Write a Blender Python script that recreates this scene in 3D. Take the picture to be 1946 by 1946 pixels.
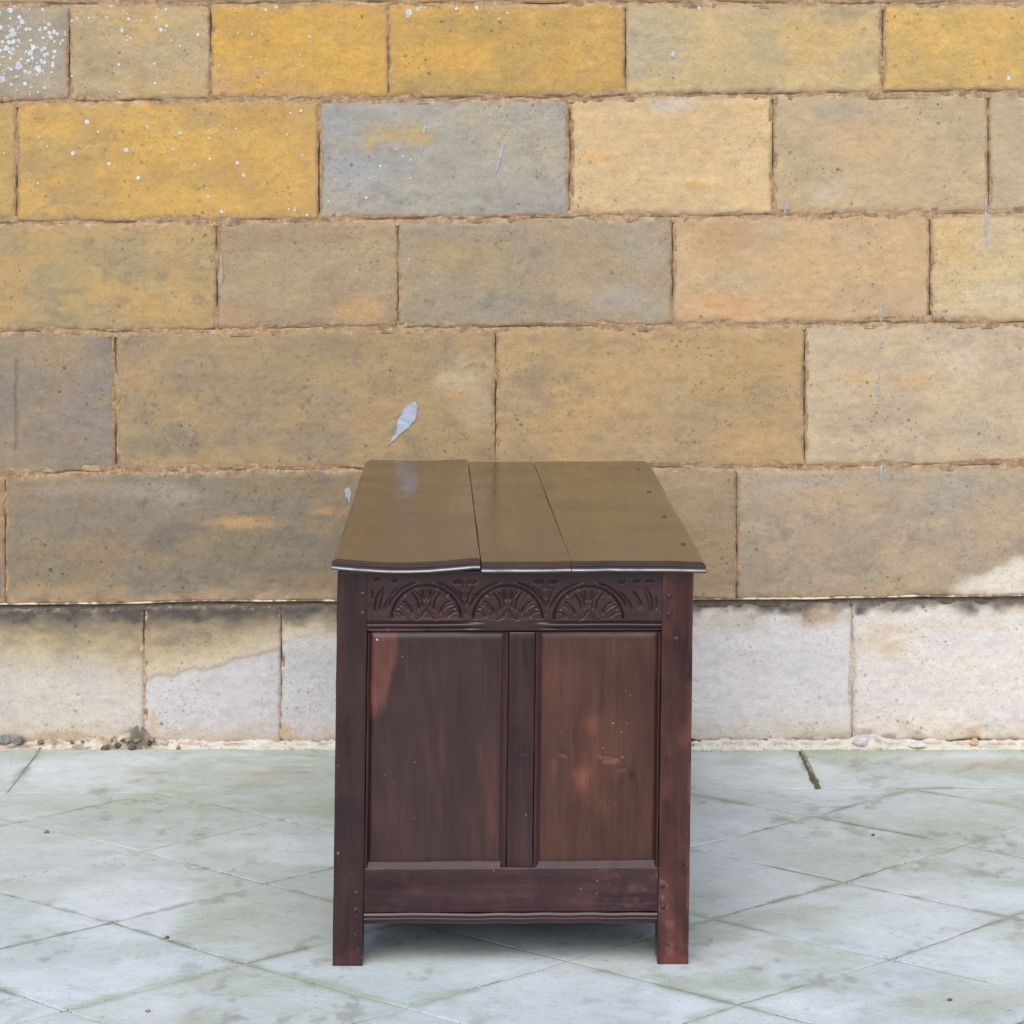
import bpy, bmesh, math, random
import numpy as np
from mathutils import Vector

# ------------------------------------------------------------------ clean
for o in list(bpy.data.objects):
    bpy.data.objects.remove(o, do_unlink=True)
scene = bpy.context.scene
COL = scene.collection

# ------------------------------------------------------------------ camera
CAM_H = 1.291          # eye height above the paving, metres
FPX = 5200.0           # focal length in pixels of the 1946 px picture
HORIZ = 275.0          # picture row of the horizon
cam_d = bpy.data.cameras.new('camera')
cam = bpy.data.objects.new('camera', cam_d)
COL.objects.link(cam)
cam.location = (0, 0, CAM_H)
cam.rotation_euler = (math.radians(90), 0, 0)
cam_d.sensor_width = 36
cam_d.lens = FPX / 1946 * 36
cam_d.shift_y = -(973 - HORIZ) / 1946
cam_d.clip_start = 0.05
cam_d.clip_end = 2000
scene.camera = cam

# ------------------------------------------------------------------ sky and sun (bright, hazy, open shade)
SUN_EL, SUN_AZ = math.radians(48), math.radians(190)
world = bpy.data.worlds.new('World')
scene.world = world
world.use_nodes = True
wn = world.node_tree
bg = wn.nodes['Background']
sky = wn.nodes.new('ShaderNodeTexSky')
sky.sky_type = 'NISHITA'
sky.sun_disc = False
sky.sun_elevation = SUN_EL
sky.sun_rotation = SUN_AZ
sky.air_density = 1.0
sky.dust_density = 2.6
sky.ozone_density = 1.0
wn.links.new(sky.outputs[0], bg.inputs[0])
bg.inputs[1].default_value = 0.15
sun_d = bpy.data.lights.new('sun', 'SUN')
sun_d.energy = 1.2
sun_d.angle = math.radians(70)
sun_d.color = (1.0, 0.98, 0.94)
sun = bpy.data.objects.new('sun', sun_d)
COL.objects.link(sun)
sdir = Vector((math.sin(SUN_AZ) * math.cos(SUN_EL), math.cos(SUN_AZ) * math.cos(SUN_EL), math.sin(SUN_EL)))
sun.rotation_euler = (-sdir).to_track_quat('-Z', 'Y').to_euler()
sun.location = (-2, -4, 8)

scene.view_settings.view_transform = 'Standard'
scene.view_settings.look = 'None'
scene.view_settings.gamma = 1
scene.view_settings.use_curve_mapping = False
scene.view_settings.exposure = 0.66

# ------------------------------------------------------------------ noise and colour helpers
def _hash(ix, iy, seed):
    n = (ix.astype(np.int64) * 374761393 + iy.astype(np.int64) * 668265263 + seed * 1274126177) & 0xffffffff
    n = ((n ^ (n >> 13)) * 1274126177) & 0xffffffff
    n = n ^ (n >> 16)
    return (n & 0xffffff) / float(0xffffff)

def vnoise(x, y, seed=0):
    x = np.asarray(x, float); y = np.asarray(y, float)
    ix = np.floor(x); iy = np.floor(y)
    fx = x - ix; fy = y - iy
    fx = fx * fx * (3 - 2 * fx); fy = fy * fy * (3 - 2 * fy)
    a = _hash(ix, iy, seed); b = _hash(ix + 1, iy, seed)
    c = _hash(ix, iy + 1, seed); d = _hash(ix + 1, iy + 1, seed)
    return (a * (1 - fx) + b * fx) * (1 - fy) + (c * (1 - fx) + d * fx) * fy

def fbm(x, y, octv=4, seed=0, gain=0.5):
    t = 0; a = 1.0; s = 0
    for k in range(octv):
        t = t + a * vnoise(x * 2 ** k + 17.3 * k, y * 2 ** k - 9.1 * k, seed + k * 13)
        s += a; a *= gain
    return t / s

def sstep(e0, e1, x):
    t = np.clip((x - e0) / (e1 - e0), 0, 1)
    return t * t * (3 - 2 * t)

def lin(c):
    c = np.asarray(c, float) / 255.0
    return np.where(c <= 0.04045, c / 12.92, ((c + 0.055) / 1.055) ** 2.4)

def mixc(c, col, w):
    return c * (1 - w[..., None]) + np.asarray(col) * w[..., None]

# ------------------------------------------------------------------ mesh helpers
def make_mesh(name, verts, faces, cols=None, smooth=True):
    me = bpy.data.meshes.new(name)
    me.from_pydata([tuple(v) for v in np.asarray(verts)], [], [list(map(int, f)) for f in faces])
    me.validate()
    n = len(me.vertices)
    at = me.color_attributes.new('Col', 'FLOAT_COLOR', 'POINT')
    rgba = np.ones((n, 4), np.float32)
    if cols is not None:
        rgba[:, :3] = np.asarray(cols)[:n]
    at.data.foreach_set('color', rgba.ravel())
    me.polygons.foreach_set('use_smooth', np.full(len(me.polygons), smooth))
    me.update()
    return me

def add(name, me, mat, parent=None, centre=True, pos=(0, 0, 0)):
    o = bpy.data.objects.new(name, me)
    COL.objects.link(o)
    if mat is not None and len(me.materials) == 0:
        me.materials.append(mat)
    if centre:
        co = np.empty(len(me.vertices) * 3)
        me.vertices.foreach_get('co', co)
        co = co.reshape(-1, 3)
        c = (co.min(0) + co.max(0)) / 2
        c[2] = co[:, 2].min()
        me.vertices.foreach_set('co', (co - c).ravel())
        me.update()
        o.location = Vector(c) + Vector(pos)
    else:
        o.location = pos
    if parent is not None:
        o.parent = parent
    return o

def thing(name, label, cat, loc=(0, 0, 0), rz=0.0, group=None):
    o = bpy.data.objects.new(name, None)
    o.empty_display_size = 0.1
    COL.objects.link(o)
    o.location = loc
    o.rotation_euler = (0, 0, rz)
    o['label'] = label
    o['category'] = cat
    if group:
        o['group'] = group
    return o

def grid_block(P, back, cols=None):
    """front grid P (n,m,3) closed by skirts to an offset back rim and a back face"""
    n, m, _ = P.shape
    V = P.reshape(-1, 3)
    idx = np.arange(n * m).reshape(n, m)
    a = idx[:-1, :-1].ravel(); b = idx[1:, :-1].ravel(); c = idx[1:, 1:].ravel(); d = idx[:-1, 1:].ravel()
    faces = np.stack([a, b, c, d], 1).tolist()
    rim = np.concatenate([idx[:, 0], idx[-1, 1:], idx[-2::-1, -1], idx[0, -2:0:-1]])
    B = V[rim] + np.asarray(back)
    k = len(rim); o0 = n * m
    for i in range(k):
        j = (i + 1) % k
        faces.append([rim[j], rim[i], o0 + i, o0 + j])
    faces.append([o0 + i for i in range(k)][::-1])
    VV = np.vstack([V, B])
    C = None
    if cols is not None:
        cf = cols.reshape(-1, 3)
        C = np.vstack([cf, cf[rim]])
    return VV, faces, C

def edge_ticks(L, step, fine):
    """positions 0..L dense near both ends"""
    n = max(2, int(round((L - 2 * fine[-1]) / step)))
    mid = np.linspace(fine[-1], L - fine[-1], n + 1)
    f = np.array(fine[:-1])
    return np.concatenate([f, mid, (L - f)[::-1]])

def rbox(x0, x1, y0, y1, z0, z1, r=0.003, step=0.03, amp=0.0006, seed=0):
    """box with rounded, slightly uneven edges (worn timber)"""
    ax = []
    for a, b in ((x0, x1), (y0, y1), (z0, z1)):
        L = b - a
        rr = min(r, L * 0.45)
        ax.append(a + edge_ticks(L, step, [0, rr * 0.4, rr]))
    key = {}; V = []; F = []
    def vid(p):
        k = (round(p[0], 6), round(p[1], 6), round(p[2], 6))
        if k not in key:
            key[k] = len(V); V.append(p)
        return key[k]
    X, Y, Z = ax
    for (A, B, C, lo, hi) in ((0, 1, 2, z0, z1), (1, 2, 0, x0, x1), (2, 0, 1, y0, y1)):
        U = ax[A]; W = ax[B]
        for side, val in ((0, lo), (1, hi)):
            for i in range(len(U) - 1):
                for j in range(len(W) - 1):
                    q = []
                    for (u, w) in ((U[i], W[j]), (U[i + 1], W[j]), (U[i + 1], W[j + 1]), (U[i], W[j + 1])):
                        p = [0, 0, 0]; p[A] = u; p[B] = w; p[C] = val
                        q.append(vid(tuple(p)))
                    F.append(q if side else q[::-1])
    V = np.array(V)
    lo = np.array([x0, y0, z0]); hi = np.array([x1, y1, z1])
    rr = np.minimum(r, (hi - lo) * 0.45)
    q = np.clip(V, lo + rr, hi - rr)
    d = V - q
    ln = np.linalg.norm(d / rr, axis=1)[:, None]
    V = q + np.where(ln > 1, d / np.maximum(ln, 1e-9), d)
    if amp:
        for k in range(3):
            o = [(1, 2), (0, 2), (0, 1)][k]
            V[:, k] += (fbm(V[:, o[0]] * 25 + seed, V[:, o[1]] * 25 + V[:, k] * 7, 2, seed + k) - 0.5) * 2 * amp
    return V, F

def sweep(profile, p0, p1, axis_u, axis_v, n=40, amp=0.0004, seed=0):
    """closed 2-D profile swept from p0 to p1"""
    p0 = np.array(p0, float); p1 = np.array(p1, float)
    u = np.array(axis_u, float); v = np.array(axis_v, float)
    V = []; F = []; m = len(profile)
    for i in range(n + 1):
        t = i / n
        w = (vnoise(t * 9 + seed, seed, 3) - 0.5) * 2 * amp
        w2 = (vnoise(t * 13 + seed, seed + 4, 5) - 0.5) * 2 * amp
        for a, b in profile:
            V.append(p0 + (p1 - p0) * t + u * (a + w) + v * (b + w2))
    for i in range(n):
        for j in range(m):
            k = (j + 1) % m
            F.append([i * m + j, i * m + k, (i + 1) * m + k, (i + 1) * m + j])
    F.append(list(range(m))[::-1]); F.append([n * m + j for j in range(m)])
    return np.array(V), F

# ------------------------------------------------------------------ materials
def new_mat(name):
    m = bpy.data.materials.new(name)
    m.use_nodes = True
    nt = m.node_tree
    return m, nt, nt.nodes['Principled BSDF']

def nd(nt, t, **kw):
    n = nt.nodes.new(t)
    for k, v in kw.items():
        setattr(n, k, v)
    return n

def ramp(nt, src, stops):
    r = nd(nt, 'ShaderNodeValToRGB')
    e = r.color_ramp.elements
    while len(e) < len(stops):
        e.new(0.5)
    for i, (p, v) in enumerate(stops):
        e[i].position = p
        e[i].color = (v[0], v[1], v[2], 1) if isinstance(v, (tuple, list)) else (v, v, v, 1)
    nt.links.new(src, r.inputs[0])
    return r.outputs[0]

def mulc(nt, a, b, fac=1.0, mode='MULTIPLY'):
    m = nd(nt, 'ShaderNodeMix', data_type='RGBA', blend_type=mode)
    if isinstance(fac, (int, float)):
        m.inputs[0].default_value = fac
    else:
        nt.links.new(fac, m.inputs[0])
    for s, v in ((6, a), (7, b)):
        if isinstance(v, tuple):
            m.inputs[s].default_value = v + (1,)
        else:
            nt.links.new(v, m.inputs[s])
    return m.outputs[2]

def noise(nt, vec, scale, detail=4, rough=0.55, dist=0.0):
    n = nd(nt, 'ShaderNodeTexNoise')
    n.inputs['Scale'].default_value = scale
    n.inputs['Detail'].default_value = detail
    n.inputs['Roughness'].default_value = rough
    n.inputs['Distortion'].default_value = dist
    nt.links.new(vec, n.inputs['Vector'])
    return n.outputs['Fac']

def mapping(nt, vec, scale, rot=(0, 0, 0)):
    m = nd(nt, 'ShaderNodeMapping')
    m.inputs['Scale'].default_value = scale
    m.inputs['Rotation'].default_value = rot
    nt.links.new(vec, m.inputs['Vector'])
    return m.outputs[0]

def mineral(name, stretch, speck=0.5, grain=0.16, rough=0.9, bump=0.35, pits=0.62, streak=0.0):
    m, nt, b = new_mat(name)
    geo = nd(nt, 'ShaderNodeNewGeometry')
    P = geo.outputs['Position']
    col = nd(nt, 'ShaderNodeVertexColor', layer_name='Col').outputs[0]
    ms = mapping(nt, P, stretch)
    g1 = noise(nt, ms, 260, 4, 0.7)
    g2 = noise(nt, ms, 60, 5, 0.65)
    c = mulc(nt, col, ramp(nt, g1, [(0.25, 1 - grain * 1.5), (0.5, 1.0), (0.75, 1 + grain * 1.1)]))
    c = mulc(nt, c, ramp(nt, g2, [(0.3, 1 - grain * 0.7), (0.52, 1.0), (0.72, 1 + grain * 0.5)]))
    # small dark pits and specks, gathered in patches
    patch = noise(nt, P, 9, 3, 0.6)
    def dots(scale, rmax):
        vo = nd(nt, 'ShaderNodeTexVoronoi'); vo.inputs['Scale'].default_value = scale
        nt.links.new(mapping(nt, P, (1, 1, 1), (.4, .7, .2)), vo.inputs['Vector'])
        sep = nd(nt, 'ShaderNodeSeparateColor'); nt.links.new(vo.outputs['Color'], sep.inputs[0])
        pw = nd(nt, 'ShaderNodeMath', operation='POWER'); pw.inputs[1].default_value = 3.0
        nt.links.new(sep.outputs[0], pw.inputs[0])
        ml = nd(nt, 'ShaderNodeMath', operation='MULTIPLY'); ml.inputs[1].default_value = rmax
        nt.links.new(pw.outputs[0], ml.inputs[0])
        df = nd(nt, 'ShaderNodeMath', operation='SUBTRACT')
        nt.links.new(ml.outputs[0], df.inputs[0]); nt.links.new(vo.outputs['Distance'], df.inputs[1])
        wb = nd(nt, 'ShaderNodeMath', operation='MULTIPLY_ADD')
        wb.inputs[1].default_value = .9; wb.inputs[2].default_value = -.45
        nt.links.new(g1, wb.inputs[0])
        df2 = nd(nt, 'ShaderNodeMath', operation='ADD')
        nt.links.new(df.outputs[0], df2.inputs[0]); nt.links.new(wb.outputs[0], df2.inputs[1])
        return ramp(nt, df2.outputs[0], [(0.0, 0.0), (0.14, 1.0)])
    spk = mulc(nt, dots(75, .36), dots(190, .45), 1.0, 'ADD')
    pm = ramp(nt, patch, [(0.40, 0.05), (0.66, 1.0)])
    fac = mulc(nt, spk, pm)
    fac = mulc(nt, fac, (speck, speck, speck))
    c = mulc(nt, c, (0.30, 0.30, 0.30), fac)
    if streak:
        st = noise(nt, mapping(nt, P, (1.0, 1.3, 1.0)), 26, 6, 0.7, 0.4)
        c = mulc(nt, c, ramp(nt, st, [(0.28, 1 - streak), (0.45, 1.0), (0.75, 1.04)]))
        st2 = noise(nt, mapping(nt, P, (1.0, 1.5, 1.0)), 70, 3, 0.6, 0.3)
        c = mulc(nt, c, ramp(nt, st2, [(0.26, 1 - 2.2 * streak), (0.38, 1.0)]))
    nt.links.new(c, b.inputs['Base Color'])
    b.inputs['Roughness'].default_value = rough
    b.inputs['Specular IOR Level'].default_value = 0.25
    bm1 = nd(nt, 'ShaderNodeBump')
    bm1.inputs['Strength'].default_value = bump
    bm1.inputs['Distance'].default_value = 0.0012
    hs = mulc(nt, g1, g2, 0.5, 'MIX')
    nt.links.new(hs, bm1.inputs['Height'])
    nt.links.new(bm1.outputs[0], b.inputs['Normal'])
    return m

M_STONE = mineral('sandstone', (1, 1, 1.7), speck=0.80, grain=0.17, pits=0.64, bump=0.55)
M_MORTAR = mineral('lime_mortar', (1, 1, 1), speck=0.6, grain=0.30, bump=0.8, pits=0.58)
M_SLAB = mineral('paving_limestone', (1, 2.2, 1), speck=0.5, grain=0.12, rough=0.85, bump=0.4, streak=0.16)
M_BED = mineral('joint_dirt', (1, 1, 1), speck=0.5, grain=0.3, bump=0.8)
M_CRUST = mineral('pale_crust', (1, 1, 1), speck=0.1, grain=0.16, rough=0.95)

def far_ground():
    m, nt, b = new_mat('courtyard_ground')
    geo = nd(nt, 'ShaderNodeNewGeometry')
    g = noise(nt, geo.outputs['Position'], 3, 6, 0.6)
    c = ramp(nt, g, [(0.3, (0.33, 0.34, 0.33)), (0.7, (0.45, 0.46, 0.45))])
    nt.links.new(c, b.inputs['Base Color'])
    b.inputs['Roughness'].default_value = 0.9
    return m
M_GROUND = far_ground()

def wood(name, dark, mid, light, axis, rough=(0.22, 0.38), spec=0.44, coat=0.0, tilt=0.0):
    m, nt, b = new_mat(name)
    tc = nd(nt, 'ShaderNodeTexCoord')
    oi = nd(nt, 'ShaderNodeObjectInfo')
    off = nd(nt, 'ShaderNodeVectorMath', operation='SCALE')
    cv = nd(nt, 'ShaderNodeCombineXYZ')
    for k in range(3):
        nt.links.new(oi.outputs['Random'], cv.inputs[k])
    nt.links.new(cv.outputs[0], off.inputs[0])
    off.inputs['Scale'].default_value = 7.0
    ad = nd(nt, 'ShaderNodeVectorMath', operation='ADD')
    nt.links.new(tc.outputs['Object'], ad.inputs[0])
    nt.links.new(off.outputs[0], ad.inputs[1])
    P = ad.outputs[0]
    sc = [1, 1, 1]
    sc[axis] = 0.07
    rot = (0, tilt, 0)
    g1 = noise(nt, mapping(nt, P, tuple(s * 230 for s in sc), rot), 1.0, 4, 0.65)
    g2 = noise(nt, mapping(nt, P, tuple(s * 45 for s in sc), rot), 1.0, 5, 0.6, 0.6)
    g3 = noise(nt, P, 7.0, 4, 0.6)
    base = ramp(nt, g2, [(0.28, dark), (0.5, mid), (0.75, light)])
    c = mulc(nt, base, ramp(nt, g1, [(0.3, 0.80), (0.5, 1.0), (0.7, 1.10)]))
    c = mulc(nt, c, ramp(nt, g3, [(0.3, 0.72), (0.5, 1.0), (0.7, 1.22)]))
    # open pores of the oak
    po = noise(nt, mapping(nt, P, tuple((900 if k != axis else 26) for k in range(3)), rot), 1.0, 2, 0.5)
    c = mulc(nt, c, ramp(nt, po, [(0.30, 0.55), (0.44, 1.0)]))
    # scuffs: tiny pale dents
    sp = noise(nt, P, 150, 1, 0.4)
    pt = noise(nt, P, 12, 2, 0.5)
    sc_m = mulc(nt, ramp(nt, sp, [(0.74, 0.0), (0.80, 1.0)]), ramp(nt, pt, [(0.5, 0.0), (0.62, 1.0)]))
    c = mulc(nt, c, (0.20, 0.16, 0.13), sc_m, 'MIX')
    vc = nd(nt, 'ShaderNodeVertexColor', layer_name='Col').outputs[0]
    c = mulc(nt, c, vc)
    nt.links.new(c, b.inputs['Base Color'])
    r = ramp(nt, mulc(nt, g3, g2, 0.5, 'MIX'), [(0.36, rough[0]), (0.62, rough[1])])
    nt.links.new(r, b.inputs['Roughness'])
    b.inputs['Specular IOR Level'].default_value = spec
    b.inputs['Coat Weight'].default_value = coat
    b.inputs['Coat Roughness'].default_value = 0.15
    bp = nd(nt, 'ShaderNodeBump')
    bp.inputs['Strength'].default_value = 0.18
    bp.inputs['Distance'].default_value = 0.0006
    nt.links.new(mulc(nt, g1, g2, 0.5, 'MIX'), bp.inputs['Height'])
    nt.links.new(bp.outputs[0], b.inputs['Normal'])
    return m

OD, OM, OL = (0.018, 0.0062, 0.0078), (0.029, 0.0098, 0.0112), (0.044, 0.0150, 0.0140)
M_OAK_V = wood('dark_oak_upright', OD, OM, OL, 2)
M_OAK_X = wood('dark_oak_across', OD, OM, OL, 0)
M_OAK_Y = wood('dark_oak_lengthwise', OD, OM, OL, 1)
M_PANEL_A = wood('oak_panel_dark', (0.024, 0.0080, 0.0086), (0.030, 0.0100, 0.0098), (0.039, 0.0135, 0.0115), 2, rough=(0.35, 0.5), tilt=0.06)
M_PANEL_B = wood('oak_panel_red', (0.044, 0.0128, 0.0074), (0.054, 0.0160, 0.0086), (0.066, 0.0205, 0.0104), 2, rough=(0.35, 0.55))
M_LID = wood('waxed_oak_lid', (0.026, 0.014, 0.0068), (0.060, 0.034, 0.016), (0.100, 0.060, 0.028), 1, rough=(0.10, 0.30), spec=0.70)
M_EDGE = wood('dim_reflection_oak_edge', (0.022, 0.011, 0.008), (0.04, 0.020, 0.013), (0.065, 0.032, 0.02), 0, rough=(0.45, 0.65), spec=0.2)  # darker matte oak imitating a dim reflection along the upper lid edge
M_BEAD = wood('polished_oak_bead', (0.012, 0.008, 0.007), (0.02, 0.012, 0.01), (0.032, 0.018, 0.014), 0, rough=(0.16, 0.26), spec=1.0, coat=1.0)
M_PEG = wood('peg_wood', (0.012, 0.007, 0.006), (0.02, 0.012, 0.01), (0.03, 0.016, 0.012), 1)

# ------------------------------------------------------------------ the ground
gm = make_mesh('ground', [(-400, -400, -0.06), (400, -400, -0.06), (400, 400, -0.06), (-400, 400, -0.06)], [[0, 1, 2, 3]])
go = add('ground', gm, M_GROUND, centre=False)
go['kind'] = 'structure'

# ------------------------------------------------------------------ the stone wall
WY = 5.853                                  # plane of the wall face
KW = WY / FPX                               # metres per picture pixel on that plane
def wx(px): return (np.asarray(px, float) - 973) * KW
def wz(py): return CAM_H - (np.asarray(py, float) - HORIZ) * KW

K_ALB = 0.80
wall = thing('stone_wall', 'old honey coloured ashlar sandstone wall with a pale plinth course behind the chest', 'wall', (0, WY, 0))

# course joints: (height at picture column 0, at column 1946)
LINES = [(-880, -890), (-640, -652), (-425, -437), (-205, -215), (6, 4), (193.5, 174.5), (424, 403), (630, 611), (900, 882), (1151, 1136), (1424, 1416)]
def line_y(k, x):
    a, b = LINES[k]
    y = a + (b - a) * np.asarray(x, float) / 1946
    return y + (fbm(np.asarray(x, float) / 210.0, 0 * np.asarray(x, float) + k * 5.0, 3, 77) - 0.5) * 8

ORANGE = lin((178, 130, 84)); BROWN = lin((138, 106, 76)); DIRT = lin((84, 72, 66)); PALE = lin((205, 188, 160))

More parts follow.
